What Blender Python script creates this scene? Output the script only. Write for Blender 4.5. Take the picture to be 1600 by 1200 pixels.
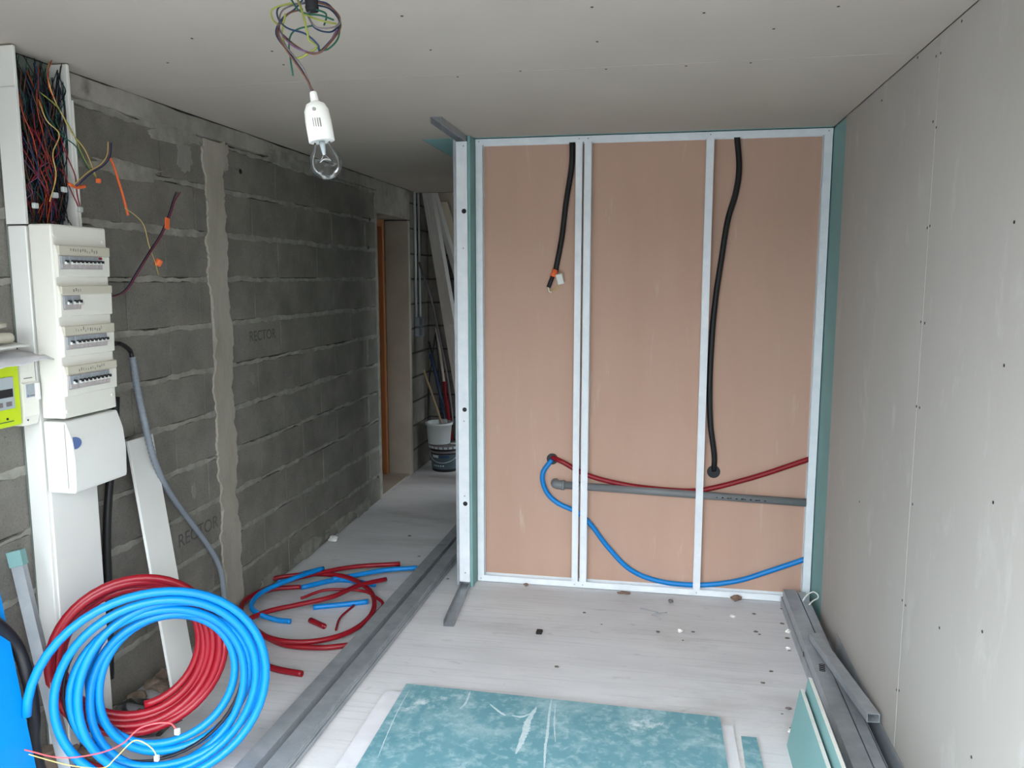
import bpy, bmesh, math, random
from mathutils import Vector, Matrix, noise
random.seed(7)
S = bpy.context.scene
for o in list(bpy.data.objects): bpy.data.objects.remove(o)
col = S.collection

# ------------------------------------------------------------------ camera, sky, exposure
FPX = 1251.0; CH = 1.678; PIT = math.radians(7.512); YAW = math.radians(10.45)
cam_d = bpy.data.cameras.new('camera'); cam = bpy.data.objects.new('camera', cam_d); col.objects.link(cam)
cam_d.sensor_width = 36.0; cam_d.lens = 36.0*FPX/1600.0; cam_d.clip_start = 0.02
cam.location = (0, 0, CH); cam.rotation_euler = (math.radians(90)-PIT, 0, YAW)
S.camera = cam
W = bpy.data.worlds.new('sky'); S.world = W; W.use_nodes = True
# plain overcast sky: three times brighter overhead than at the horizon, the same all round
_n = W.node_tree.nodes; _l = W.node_tree.links; bg = _n['Background']; bg.inputs[0].default_value = (0.84, 0.93, 1.0, 1)
_tc = _n.new('ShaderNodeTexCoord'); _sp = _n.new('ShaderNodeSeparateXYZ'); _mr = _n.new('ShaderNodeMapRange')
_mr.inputs['From Min'].default_value = 0; _mr.inputs['From Max'].default_value = 1; _mr.inputs['To Min'].default_value = 1.0; _mr.inputs['To Max'].default_value = 3.0
_l.new(_tc.outputs['Generated'], _sp.inputs[0]); _l.new(_sp.outputs['Z'], _mr.inputs['Value']); _l.new(_mr.outputs[0], bg.inputs['Strength'])
S.view_settings.view_transform = 'Standard'; S.view_settings.look = 'None'
S.view_settings.gamma = 1.0; S.view_settings.use_curve_mapping = False
S.view_settings.exposure = 2.85

# measuring helper: where the photograph's line of sight meets a known plane of the room
_F = Vector((-math.sin(YAW)*math.cos(PIT), math.cos(YAW)*math.cos(PIT), -math.sin(PIT)))
_R = Vector((math.cos(YAW), math.sin(YAW), 0)); _U = _R.cross(_F); _C = Vector((0, 0, CH))
def at(x, y, ax, v):
    d = _F*FPX + _R*(x-800) - _U*(y-600)
    return _C + d*((v-_C[ax])/d[ax])

XL, XR, YF, H = -2.065, 0.80, 4.194, 2.40
YEND, YJ, YBACK, YOPEN = 5.714, 6.47, 7.02, 0.35

# ------------------------------------------------------------------ materials
def lin(c):
    return tuple(((v/255)/12.92 if v/255 <= .04045 else ((v/255+.055)/1.055)**2.4) for v in c)
def mat(name, c1, c2=None, rough=.6, metal=0.0, scale=8, bump=0.0, bscale=60, detail=6, spec=.5,
        specks=None, stretch=(1,1,1), patch=None, trans=0.0, ior=1.45, streak=None):
    m = bpy.data.materials.new(name); m.use_nodes = True; nt = m.node_tree; N = nt.nodes; L = nt.links
    b = N['Principled BSDF']; b.inputs['Roughness'].default_value = rough; b.inputs['Metallic'].default_value = metal
    b.inputs['Specular IOR Level'].default_value = spec; b.inputs['IOR'].default_value = ior
    if trans: b.inputs['Transmission Weight'].default_value = trans
    a = lin(c1)+(1,)
    b.inputs['Base Color'].default_value = a
    geo = N.new('ShaderNodeNewGeometry'); mp = N.new('ShaderNodeMapping'); mp.inputs['Scale'].default_value = stretch
    L.new(geo.outputs['Position'], mp.inputs['Vector']); vec = mp.outputs['Vector']; last = None
    def nz(sc, det, rgh=.6, dist=0.):
        n = N.new('ShaderNodeTexNoise'); n.inputs['Scale'].default_value = sc; n.inputs['Detail'].default_value = det
        n.inputs['Roughness'].default_value = rgh; n.inputs['Distortion'].default_value = dist
        L.new(vec, n.inputs['Vector']); return n
    if c2:
        n = nz(scale, detail); r = N.new('ShaderNodeValToRGB')
        r.color_ramp.elements[0].position = .32; r.color_ramp.elements[1].position = .68
        r.color_ramp.elements[0].color = a; r.color_ramp.elements[1].color = lin(c2)+(1,)
        L.new(n.outputs['Fac'], r.inputs['Fac']); last = r.outputs['Color']
    for sp in ([specks] if specks else []) + ([patch] if isinstance(patch, tuple) else (patch or [])):
        c3, sc, lo, hi, amt = sp
        n = nz(sc, 8, .65, .3); r = N.new('ShaderNodeValToRGB')
        r.color_ramp.elements[0].position = lo; r.color_ramp.elements[1].position = hi
        r.color_ramp.elements[0].color = (0,0,0,1); r.color_ramp.elements[1].color = (amt,amt,amt,1)
        L.new(n.outputs['Fac'], r.inputs['Fac'])
        mx = N.new('ShaderNodeMix'); mx.data_type = 'RGBA'
        L.new(r.outputs['Color'], mx.inputs['Factor'])
        if last: L.new(last, mx.inputs['A'])
        else: mx.inputs['A'].default_value = a
        mx.inputs['B'].default_value = lin(c3)+(1,); last = mx.outputs['Result']
    if streak:
        c3, sc, st, lo, hi, amt = streak
        m2 = N.new('ShaderNodeMapping'); m2.inputs['Scale'].default_value = st; L.new(geo.outputs['Position'], m2.inputs['Vector'])
        n = N.new('ShaderNodeTexNoise'); n.inputs['Scale'].default_value = sc; n.inputs['Detail'].default_value = 5; L.new(m2.outputs['Vector'], n.inputs['Vector'])
        r = N.new('ShaderNodeValToRGB'); r.color_ramp.elements[0].position = lo; r.color_ramp.elements[1].position = hi
        r.color_ramp.elements[0].color = (0,0,0,1); r.color_ramp.elements[1].color = (amt,amt,amt,1); L.new(n.outputs['Fac'], r.inputs['Fac'])
        mx = N.new('ShaderNodeMix'); mx.data_type = 'RGBA'; L.new(r.outputs['Color'], mx.inputs['Factor'])
        L.new(last, mx.inputs['A']); mx.inputs['B'].default_value = lin(c3)+(1,); last = mx.outputs['Result']
    if last: L.new(last, b.inputs['Base Color'])
    if bump:
        n = nz(bscale, 8, .7); bp = N.new('ShaderNodeBump'); bp.inputs['Strength'].default_value = bump
        bp.inputs['Distance'].default_value = .01
        L.new(n.outputs['Fac'], bp.inputs['Height']); L.new(bp.outputs['Normal'], b.inputs['Normal'])
    return m
M = {}
M['block'] = mat('block', (122,118,111), (146,141,133), .95, scale=5, bump=.7, bscale=170, specks=((86,84,80),120,.52,.72,.55), spec=.2)
M['mortar'] = mat('mortar', (134,131,123), (168,164,154), .95, scale=14, bump=.5, bscale=90, spec=.2)
M['column'] = mat('column', (158,151,139), (182,175,162), .95, scale=6, bump=.35, bscale=60, spec=.2, stretch=(1,1,.4))
M['core'] = mat('core', (70,68,64), (84,82,77), .95, scale=20)
M['beam'] = mat('beam', (140,136,128), (178,173,163), .95, scale=4, bump=.4, bscale=70, spec=.2, patch=((84,81,76),3.5,.55,.7,.8))
M['stain'] = mat('stain', (138,135,128), (156,152,145), .95, scale=8, bump=.4, bscale=120)
M['stamp'] = mat('stamp', (92,89,84), (104,101,95), .95, scale=30)
M['trunkshade'] = mat('trunkshade', (96,104,98), (120,126,118), .6, scale=6)  # white back plate, darkened to paint in the shade inside the trunking
M['grit'] = mat('grit', (96,89,84), (126,118,112), .95, scale=60)
M['jamb'] = mat('jamb', (160,153,140), (178,170,156), .9, scale=3, bump=.2)
M['floor'] = mat('floor', (208,206,207), (226,224,225), .55, streak=((170,167,165),4,(.5,14,1),.52,.7,.28), scale=2.2, bump=.15, bscale=60, spec=.5, stretch=(.55,1.6,1),
                 specks=((150,146,142),38,.66,.78,.5), patch=[((228,227,226),3.0,.52,.72,.55), ((166,161,157),1.6,.56,.72,.55), ((150,146,143),9,.62,.72,.45)])
M['ground'] = mat('ground', (84,83,80), (98,96,92), .9, scale=1)
M['board'] = mat('board', (178,172,165), (184,178,171), .85, scale=2, spec=.25, patch=((206,204,200),7,.58,.72,.45), stretch=(1,1,.45))
M['ceilboard'] = mat('ceilboard', (178,169,158), (184,175,164), .88, scale=1.5, spec=.2)
M['green'] = mat('green', (128,168,166), (138,178,176), .75, scale=3, spec=.3)
M['greendust'] = mat('greendust', (100,148,158), (112,158,168), .6, scale=5, spec=.4, specks=((188,212,214),26,.5,.75,.7),
                 patch=[((196,218,220),4.2,.5,.75,.65), ((232,238,238),5.5,.6,.72,.9)])
M['gypsum'] = mat('gypsum', (222,220,212), (232,230,224), .9, scale=30)
M['kraft'] = mat('kraft', (194,159,140), (202,167,148), .75, scale=3, spec=.3, stretch=(1,1,.14), patch=((222,208,196),6,.60,.72,.6), specks=((216,200,186),16,.62,.74,.5))
M['galv'] = mat('galv', (232,237,242), (243,246,249), .4, .0, scale=18, spec=.5, bump=.05, bscale=30)  # near-white base stands in for the sky's reflection on the steel
M['galvdull'] = mat('galvdull', (158,163,168), (182,186,190), .42, .4, scale=12, spec=.5)
M['blue'] = mat('blue', (0,126,204), (0,134,212), .38, scale=4)
M['red'] = mat('red', (136,10,26), (146,16,32), .38, scale=4)
M['pipegrey'] = mat('pipegrey', (120,122,124), (128,130,132), .4, scale=4)
M['conduitgrey'] = mat('conduitgrey', (128,134,142), (138,144,152), .5, scale=4)
M['black'] = mat('black', (22,21,23), (30,29,31), .5, scale=6)
M['white'] = mat('white', (226,225,220), (230,229,224), .4, scale=3)
M['cream'] = mat('cream', (226,223,213), (230,227,217), .4, scale=3)
M['smear'] = mat('smear', (178,200,204), (204,216,218), .9, scale=60)
M['strip'] = mat('strip', (196,190,172), (204,198,182), .5, scale=6)
M['pencil'] = mat('pencil', (140,136,128), None, .8)
M['brk'] = mat('brk', (150,156,162), (164,169,174), .5, scale=40)
M['brklow'] = mat('brklow', (176,164,160), (190,180,176), .5, scale=60)
M['lime'] = mat('lime', (190,212,20), (196,218,26), .45, scale=4)
M['lcdgrey'] = mat('lcdgrey', (170,178,182), None, .3)
M['lcd'] = mat('lcd', (36,40,42), None, .2)
M['ovalblue'] = mat('ovalblue', (92,116,168), None, .3)
M['orange'] = mat('orange', (246,112,58), (250,122,66), .5, scale=8)
M['paper'] = mat('paper', (214,212,216), (228,226,228), .7, scale=9)
M['wood'] = mat('wood', (158,102,62), (174,116,72), .6, scale=6, stretch=(1,1,.15))
M['woodhandle'] = mat('woodhandle', (150,128,100), (166,142,112), .6, scale=10)
M['laminate'] = mat('laminate', (204,190,170), (212,198,178), .35, scale=3)
M['trimwhite'] = mat('trimwhite', (206,203,196), (214,211,205), .5, scale=4)
M['bucketwhite'] = mat('bucketwhite', (198,204,202), (206,212,210), .4, scale=5)
M['dkblue'] = mat('dkblue', (32,52,84), (38,58,92), .45, scale=5)
M['labelteal'] = mat('labelteal', (58,74,80), (70,88,94), .4, scale=9)
M['labelpale'] = mat('labelpale', (170,180,184), None, .4)
M['dirt'] = mat('dirt', (118,100,86), (150,132,116), .95, scale=25, bump=.8, bscale=60)
M['dust'] = mat('dust', (120,96,82), (140,116,100), .95, scale=40)
M['wire_red'] = mat('wire_red', (138,26,38), None, .45)
M['wire_blue'] = mat('wire_blue', (26,50,84), None, .45)
M['wire_black'] = mat('wire_black', (24,24,30), None, .5)
M['wire_brown'] = mat('wire_brown', (98,62,48), None, .5)
M['wire_orange'] = mat('wire_orange', (176,72,40), None, .5)
M['wire_yellow'] = mat('wire_yellow', (206,182,108), None, .5)
M['wire_green'] = mat('wire_green', (20,84,66), None, .5)
M['wire_lime'] = mat('wire_lime', (140,146,62), None, .5)
M['wire_purple'] = mat('wire_purple', (104,76,108), None, .5)
M['wire_grey'] = mat('wire_grey', (112,104,106), None, .5)
M['wire_pink'] = mat('wire_pink', (240,96,96), None, .45)
M['tungsten'] = mat('tungsten', (160,160,160), None, .3, .9)
M['glass'] = mat('glass', (255,255,255), None, .0, trans=1.0, ior=1.45)
def film(ior=1.6):
    m = bpy.data.materials.new('clear_film'); m.use_nodes = True; nt = m.node_tree; N = nt.nodes; L = nt.links
    N.remove(N['Principled BSDF']); t = N.new('ShaderNodeBsdfTransparent'); t.inputs[0].default_value = (.94,.94,.94,1)
    g = N.new('ShaderNodeBsdfGlossy'); g.inputs['Roughness'].default_value = .15
    mx = N.new('ShaderNodeMixShader'); f = N.new('ShaderNodeFresnel'); f.inputs[0].default_value = ior
    L.new(f.outputs[0], mx.inputs[0]); L.new(t.outputs[0], mx.inputs[1]); L.new(g.outputs[0], mx.inputs[2])
    L.new(mx.outputs[0], N['Material Output'].inputs[0]); return m
M['film'] = film()
M['bulbglass'] = film(1.32); M['bulbglass'].name = 'bulb_glass'

# ------------------------------------------------------------------ builders
def new(name, verts, faces, m, parent=None, smooth=False, origin=None):
    V = [Vector(v) for v in verts]
    if parent is not None: og = Vector(parent['_og'])
    elif origin is not None: og = Vector(origin)
    else:
        lo = [min(v[i] for v in V) for i in range(3)]; hi = [max(v[i] for v in V) for i in range(3)]
        og = Vector(((lo[0]+hi[0])/2, (lo[1]+hi[1])/2, lo[2]))
    me = bpy.data.meshes.new(name); me.from_pydata([v-og for v in V], [], faces)
    bm = bmesh.new(); bm.from_mesh(me); bmesh.ops.recalc_face_normals(bm, faces=bm.faces); bm.to_mesh(me); bm.free()
    if smooth:
        for p in me.polygons: p.use_smooth = True
    me.materials.append(M[m])
    o = bpy.data.objects.new(name, me); col.objects.link(o); o['_og'] = tuple(og)
    if parent is not None: o.parent = parent
    else: o.location = og
    return o
def tag(o, label, cat, group=None, kind=None):
    o['label'] = label; o['category'] = cat
    if group: o['group'] = group
    if kind: o['kind'] = kind
    return o
def struct(o, label=None, cat=None):
    o['kind'] = 'structure'
    if label: o['label'] = label
    if cat: o['category'] = cat
    return o
def thing(name, label, cat, loc=(0,0,0), group=None):
    o = bpy.data.objects.new(name, None); col.objects.link(o); o.location = loc; o['_og'] = tuple(loc)
    o.empty_display_size = .05
    return tag(o, label, cat, group)
CUBE_F = [(0,1,3,2),(4,6,7,5),(0,4,5,1),(2,3,7,6),(0,2,6,4),(1,5,7,3)]
def boxv(lo, hi):
    return [(x,y,z) for x in (lo[0],hi[0]) for y in (lo[1],hi[1]) for z in (lo[2],hi[2])]
def bevelled(verts, faces, bev, seg=1):
    bm = bmesh.new(); vs = [bm.verts.new(v) for v in verts]
    for f in faces: bm.faces.new([vs[i] for i in f])
    bmesh.ops.recalc_face_normals(bm, faces=bm.faces)
    bmesh.ops.bevel(bm, geom=list(bm.edges), offset=bev, segments=seg, affect='EDGES', profile=.5)
    bm.verts.index_update()
    r = [tuple(v.co) for v in bm.verts], [tuple(v.index for v in f.verts) for f in bm.faces]
    bm.free(); return r
def box(name, lo, hi, m, parent=None, bev=0, rot=None, piv=None, seg=1, origin=None):
    v, f = boxv(lo, hi), CUBE_F
    if bev: v, f = bevelled(v, f, bev, seg)
    if rot is not None:
        p = Vector(piv); v = [rot @ (Vector(q)-p)+p for q in v]
    return new(name, v, f, m, parent, origin=origin)
def multi(*parts):
    V, F = [], []
    for v, f in parts:
        n = len(V); V += [tuple(q) for q in v]; F += [tuple(i+n for i in g) for g in f]
    return V, F
def spline(pts, n=8, closed=False):
    P = [Vector(p) for p in pts]
    if len(P) == 2: return [P[0].lerp(P[1], i/n) for i in range(n+1)]
    out = []; m = len(P)
    for i in range(m if closed else m-1):
        p0 = P[(i-1) % m] if closed or i > 0 else P[0]*2-P[1]
        p1 = P[i]; p2 = P[(i+1) % m]; p3 = P[(i+2) % m] if closed or i+2 < m else P[-1]*2-P[-2]
        for k in range(n):
            t = k/n
            out.append(.5*((2*p1)+(p2-p0)*t+(2*p0-5*p1+4*p2-p3)*t*t+(3*p1-p0-3*p2+p3)*t**3))
    if not closed: out.append(P[-1])
    return out
def sweep(path, r, seg=8, closed=False, hollow=False):
    """path: list of Vectors; r: number or function(i, n)"""
    n = len(path); V = []; F = []
    tan = []
    for i in range(n):
        a = path[(i-1) % n] if closed or i > 0 else path[0]; b = path[(i+1) % n] if closed or i < n-1 else path[-1]
        d = b-a; tan.append(d.normalized() if d.length > 1e-9 else Vector((0,0,1)))
    up = Vector((0,0,1)) if abs(tan[0].z) < .9 else Vector((1,0,0))
    nr = (up - tan[0]*up.dot(tan[0])).normalized()
    for i in range(n):
        nr = nr - tan[i]*nr.dot(tan[i]); nr.normalize(); bi = tan[i].cross(nr)
        rr = r(i, n) if callable(r) else r
        for k in range(seg):
            a = 2*math.pi*k/seg; V.append(path[i]+nr*math.cos(a)*rr+bi*math.sin(a)*rr)
    for i in range(n if closed else n-1):
        j = (i+1) % n
        for k in range(seg):
            F.append((i*seg+k, i*seg+(k+1) % seg, j*seg+(k+1) % seg, j*seg+k))
    if not closed:
        if hollow:
            rr = r(0, n) if callable(r) else r
            for i, s in ((0, 1), (n-1, -1)):
                base = len(V); c = path[i]
                for k in range(seg): V.append(c+(V[i*seg+k]-c)*.72)
                for k in range(seg): V.append(c+(V[i*seg+k]-c)*.72+tan[i]*s*rr*1.6)
                for k in range(seg):
                    k2 = (k+1) % seg
                    F.append((i*seg+k, i*seg+k2, base+k2, base+k)); F.append((base+k, base+k2, base+seg+k2, base+seg+k))
                F.append(tuple(base+seg+k for k in range(seg)))
        else:
            F.append(tuple(range(seg))); F.append(tuple((n-1)*seg+k for k in range(seg)))
    return V, F
def tube(name, pts, r, m, parent=None, seg=8, n=8, hollow=False, raw=False, closed=False):
    path = [Vector(p) for p in pts] if raw else spline(pts, n, closed)
    v, f = sweep(path, r, seg, closed, hollow)
    return new(name, v, f, m, parent, smooth=True)
def lathe(prof, c, axis=Vector((0,0,1)), seg=24):
    """prof: [(radius, height)], about axis at c"""
    axis = axis.normalized(); q = Vector((0,0,1)).rotation_difference(axis); V = []; F = []
    for r, h in prof:
        for k in range(seg):
            a = 2*math.pi*k/seg; V.append(Vector(c)+q @ Vector((r*math.cos(a), r*math.sin(a), h)))
    for i in range(len(prof)-1):
        for k in range(seg):
            F.append((i*seg+k, i*seg+(k+1) % seg, (i+1)*seg+(k+1) % seg, (i+1)*seg+k))
    F.append(tuple(range(seg))); F.append(tuple((len(prof)-1)*seg+k for k in range(seg)))
    return V, F
def profile(poly, A, B, side, th=.0016):
    """open polyline cross-section (2D: side, up) thickened to sheet metal and run from A to B"""
    A = Vector(A); B = Vector(B); d = (B-A).normalized(); s = Vector(side); s = (s-d*s.dot(d)).normalized(); u = s.cross(d)
    P = [Vector((p[0], p[1])) for p in poly]; n = len(P); off = []
    for i in range(n):
        ns = []
        if i > 0: e = (P[i]-P[i-1]).normalized(); ns.append(Vector((-e.y, e.x)))
        if i < n-1: e = (P[i+1]-P[i]).normalized(); ns.append(Vector((-e.y, e.x)))
        if len(ns) == 2:
            b = (ns[0]+ns[1]); b = b.normalized()/max(.3, b.normalized().dot(ns[0]))
        else: b = ns[0]
        off.append(P[i]+b*th)
    ring = P+off[::-1]; V = []; F = []
    for E in (A, B):
        for p in ring: V.append(E+s*p.x+u*p.y)
    m = len(ring)
    for k in range(m): F.append((k, (k+1) % m, m+(k+1) % m, m+k))
    for e in (0, m):
        for i in range(n-1): F.append((e+i, e+i+1, e+m-2-i, e+m-1-i))
    return V, F
def disc(c, r, nrm, h=.0012, seg=8):
    return lathe([(r,0),(r,h)], c, Vector(nrm), seg)
def prism(poly, A, B):
    """closed polygon of 3D points at A-end offset to B-end"""
    d = Vector(B)-Vector(A); n = len(poly); V = [Vector(p) for p in poly]+[Vector(p)+d for p in poly]
    F = [(k,(k+1) % n, n+(k+1) % n, n+k) for k in range(n)]+[tuple(range(n)), tuple(range(n, 2*n))]
    return V, F
def textmesh(body, size, depth=.0006):
    c = bpy.data.curves.new('t', 'FONT'); c.body = body; c.size = size; c.extrude = depth; c.align_x = 'CENTER'; c.align_y = 'CENTER'
    o = bpy.data.objects.new('t', c); col.objects.link(o)
    dg = bpy.context.evaluated_depsgraph_get(); me = bpy.data.meshes.new_from_object(o.evaluated_get(dg))
    v = [tuple(q.co) for q in me.vertices]; f = [tuple(p.vertices) for p in me.polygons]
    bpy.data.objects.remove(o); bpy.data.curves.remove(c); bpy.data.meshes.remove(me); return v, f
def place_text(name, body, size, pos, ex, ey, m, parent):
    v, f = textmesh(body, size); ex = Vector(ex).normalized(); ey = Vector(ey).normalized(); ez = ex.cross(ey)
    return new(name, [Vector(pos)+ex*q[0]+ey*q[1]+ez*q[2] for q in v], f, m, parent)

# ------------------------------------------------------------------ setting: floor, ceiling, walls
floor = struct(box('floor', (-2.6, YOPEN-.1, -.15), (XR+.25, YBACK+.2, 0), 'floor', origin=(0,0,0)))
ground = struct(box('ground_outside', (-14, -14, -.3), (14, 16, -.152), 'ground', origin=(0,0,0)))
op = struct(box('wall_skyblock', (-12, -12.4, -.06), (12, -12, 3.2), 'ground', origin=(0,0,0)))  # unseen wall added behind the camera to block low sky light
slab = struct(box('ceiling', (-2.40, YOPEN, 2.4215), (XR+.2, 6.70, 2.5), 'ceilboard', origin=(0,0,0)))  # solid slab added above the boards to keep sky light out of the seams
def panel(name, lo, hi, m, parent, bev=.0015):
    return box(name, lo, hi, m, parent, bev)
z0, z1 = H, 2.4205
for lo, hi, m in (((XL,YOPEN,z0),(XR,1.688,z1),'ceilboard'), ((XL,1.691,z0),(XR,2.889,z1),'ceilboard'),
                  ((XL,2.8915,z0),(XR,4.168,z1),'ceilboard'), ((XL,4.17,z0),(-1.252,6.70,z1),'ceilboard'), ((-1.25,4.17,z0),(XR,6.70,z1),'green')):
    panel('ceiling_panel', lo, hi, m, slab, .0012)
sc = []
for x, y in ((628,25),(925,11),(673,78),(933,65),(1209,45),(715,120),(813,111),(947,108),(1072,103),(1173,98),(425,80),(443,101),(262,98),(300,60),(1310,10),(1100,20),(1369,145)):
    p = at(x, y, 2, H)
    if p.x < XR-.02: sc.append(disc((p.x, p.y, H+.0002), .0042, (0,0,-1), .0012))
o = new('screw_head', *multi(*sc), 'wire_black', slab); o['kind'] = 'stuff'
back_ceil = struct(box('ceiling_rear', (-2.40, 6.70, 2.95), (XR+.2, YBACK+.2, 3.03), 'core', origin=(0,0,0)))
tr = struct(box('trim_1', (-2.40, 6.70, 2.4), (XR+.2, 6.72, 2.95), 'core', origin=(0,0,0)))

# right wall of plasterboard sheets
wr = struct(box('wall_right', (XR+.016, YOPEN, 0), (XR+.2, 4.4, 2.42), 'board', origin=(0,0,0)))
for y0, y1 in ((YOPEN,1.472),(1.475,2.673),(2.6755,3.916)):
    panel('wall_panel', (XR, y0, .008), (XR+.0155, y1, 2.398), 'board', wr, .0012)
panel('wall_panel', (XR+.004, 3.918, .008), (XR+.0155, 4.30, 2.399), 'green', wr, .0012)
sc = []
for x, y in ((1503,33),(1434,90),(1463,88),(1470,83),(1458,190),(1463,199),(1449,356),(1453,353),(1439,503),(1445,505),(1432,635),(1437,637),(1410,938),(1415,946),(1401,1078),(1405,1079),(1585,347),(1569,571),(1552,785),(1468,981),(1535,987),(1518,1183),(1343,784),(1378,157),(1426,788)):
    p = at(x, y, 0, XR); sc.append(disc((XR+.0003, p.y, p.z), .0042, (-1,0,0), .0012))
o = new('screw_head', *multi(*sc), 'wire_black', wr); o['kind'] = 'stuff'

# far room behind the niche, with its own window
for nm, lo, hi in (('wall_far_below', (XR+.016,4.4,-.1), (XR+.2,YBACK+.15,.05)), ('wall_far_above', (XR+.016,4.4,2.15), (XR+.2,YBACK+.15,2.95)),
                   ('wall_far_near', (XR+.016,4.4,.05), (XR+.2,6.05,2.15)), ('wall_far_rear', (XR+.016,6.97,.05), (XR+.2,YBACK+.15,2.15))):
    struct(box(nm, lo, hi, 'board', origin=(0,0,0)))
win = struct(box('window_1', (XR+.09,6.052,.052), (XR+.13,6.968,.10), 'white', origin=(0,0,0)))
box('window_frame', (XR+.09,6.052,2.10), (XR+.13,6.968,2.148), 'white', win); box('window_frame', (XR+.09,6.052,.10), (XR+.13,6.10,2.10), 'white', win)
box('window_frame', (XR+.09,6.92,.10), (XR+.13,6.968,2.10), 'white', win); box('window_mullion', (XR+.09,6.49,.10), (XR+.13,6.53,2.10), 'white', win)
for y0, y1 in ((6.10,6.49),(6.53,6.92)): box('pane', (XR+.108,y0,.10), (XR+.112,y1,2.10), 'film', win)
# back wall: rear faces of two sheets, kraft paper towards the room, with the drilled holes
wb = struct(box('wall_back', (-.97, 4.266, 0), (XR, 4.30, 2.42), 'core', origin=(0,0,0)))
panel('wall_panel', (-.968, 4.242, .004), (-.4015, 4.255, 2.398), 'kraft', wb, .001)
panel('wall_panel', (-.4, 4.242, .004), (XR-.002, 4.255, 2.398), 'kraft', wb, .001)
for c, r in ((at(863,717,1,4.242), .031), (at(1115,737,1,4.242), .034)):
    new('drilled_hole', *lathe([(r,0),(r,.0012)], c, Vector((0,-1,0)), 28), 'wire_black', wb)

# left wall of concrete blocks
wl = thing('wall_left', None, None); wl['kind'] = 'structure'
for k in ('label','category'): del wl[k]
box('wall_core', (-2.40, YOPEN, 0), (XL-.014, YEND-.003, 2.42), 'core', wl)
ROW = .2095; Z0 = -.003
bm_cache = {}
def block(y0, y1, za, zb, var, name='block', m='block'):
    key = (round(y1-y0, 3), round(zb-za, 3), var)
    if key not in bm_cache:
        rnd = random.Random(hash(key) % 9999); w, h = y1-y0, zb-za
        # front face ring with slightly chipped edges, chamfer back to the sides
        ring = []
        ny, nzv = max(2, int(w/.1)), 3
        for i in range(ny): ring.append((w*i/ny, 0))
        for i in range(nzv): ring.append((w, h*i/nzv))
        for i in range(ny): ring.append((w-w*i/ny, h))
        for i in range(nzv): ring.append((0, h-h*i/nzv))
        n = len(ring); c = Vector((w/2, h/2)); V = []; F = []
        for p in ring: V.append((-.014, p[0], p[1]))
        for p in ring: V.append((-.0025, p[0], p[1]))
        for p in ring:
            q = Vector(p); d = (c-q); e = Vector((math.copysign(min(1, abs(d.x)/(w/2)), d.x), math.copysign(min(1, abs(d.y)/(h/2)), d.y)))
            j = rnd.uniform(.001, .0035)
            V.append((rnd.uniform(-.0006, .0), q.x+e.x*j, q.y+e.y*j))
        for L in range(2):
            for k in range(n): F.append((L*n+k, L*n+(k+1) % n, (L+1)*n+(k+1) % n, (L+1)*n+k))
        F.append(tuple(2*n+k for k in range(n)))
        me = bpy.data.meshes.new('block'); me.from_pydata(V, [], F)
        b = bmesh.new(); b.from_mesh(me); bmesh.ops.recalc_face_normals(b, faces=b.faces); b.to_mesh(me); b.free()
        me.materials.append(M[m]); bm_cache[key] = me
    o = bpy.data.objects.new(name, bm_cache[key]); col.objects.link(o); o.parent = wl
    o.location = (XL+random.uniform(-.001, .001), y0, za); return o
def ragged(y0, y1, za, zb, amp, step, x0, x1, vertical=False, seed=0):
    """strip with uneven long edges, standing proud of the blocks"""
    def jit(i, k):
        t = i*step; q = seed*7.3+k*31.7
        return amp*(1.7*noise.noise(Vector((t*4, q, 0)))+1.1*noise.noise(Vector((t*17, q, 3)))+.6*noise.noise(Vector((t*60, q, 5))))
    if vertical:
        n = int((zb-za)/step); lo = [(y0+jit(i, 1), za+(zb-za)*i/n) for i in range(n+1)]; hi = [(y1+jit(i, 2), za+(zb-za)*i/n) for i in range(n+1)]
    else:
        n = max(2, int((y1-y0)/step)); lo = [(y0+(y1-y0)*i/n, za+jit(i, 1)) for i in range(n+1)]; hi = [(y0+(y1-y0)*i/n, zb+jit(i, 2)) for i in range(n+1)]
    V = []; F = []; m = n+1
    ins = .35
    for x, k in ((x0, 0), (x1, ins)):
        for p, q in zip(lo, hi): V.append((x, p[0]+(q[0]-p[0])*k*.25, p[1]+(q[1]-p[1])*k*.25))
        for p, q in zip(lo, hi): V.append((x, q[0]+(p[0]-q[0])*k*.25, q[1]+(p[1]-q[1])*k*.25))
    for i in range(n):
        F.append((2*m+i, 2*m+i+1, 3*m+i+1, 3*m+i)); F.append((i, i+1, 2*m+i+1, 2*m+i)); F.append((m+i, m+i+1, 3*m+i+1, 3*m+i))
    F.append((0, m, 3*m, 2*m)); F.append((n, m+n, 3*m+n, 2*m+n))
    return V, F
P0, P1 = 3.425, 3.615
for r in range(11):
    za = Z0+r*ROW; zb = za+ROW
    even = (r % 2 == 1)
    off = 3.857 if even else 4.13
    ys = [off+.511*k for k in range(-10, 8)]
    for span0, span1 in ((YOPEN, P0+.02), (P1-.02, YEND)):
        e = [span0]+[y for y in ys if span0+.09 < y < span1-.07]+[span1]
        if span1 == YEND and even and len(e) > 2: pass
        for i in range(len(e)-1):
            block(e[i]+.0025, e[i+1]-.0025, max(.002, za+.010), zb-.010, random.randrange(4))
        if r < 11:
            h = random.uniform(.011, .017)
            v, f = ragged(span0, span1-.004, zb-h, zb+h*.9, .008, .014, XL-.012, XL+.0022, seed=r*7+int(span0*3+9))
            new('mortar_bed', v, f, 'mortar', wl)
# mortar smeared column between the two lengths of wall
v, f = ragged(P0, P1, 0, 2.31, .022, .014, XL-.012, XL+.006, True, 5); new('mortar_column', v, f, 'column', wl)
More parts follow.
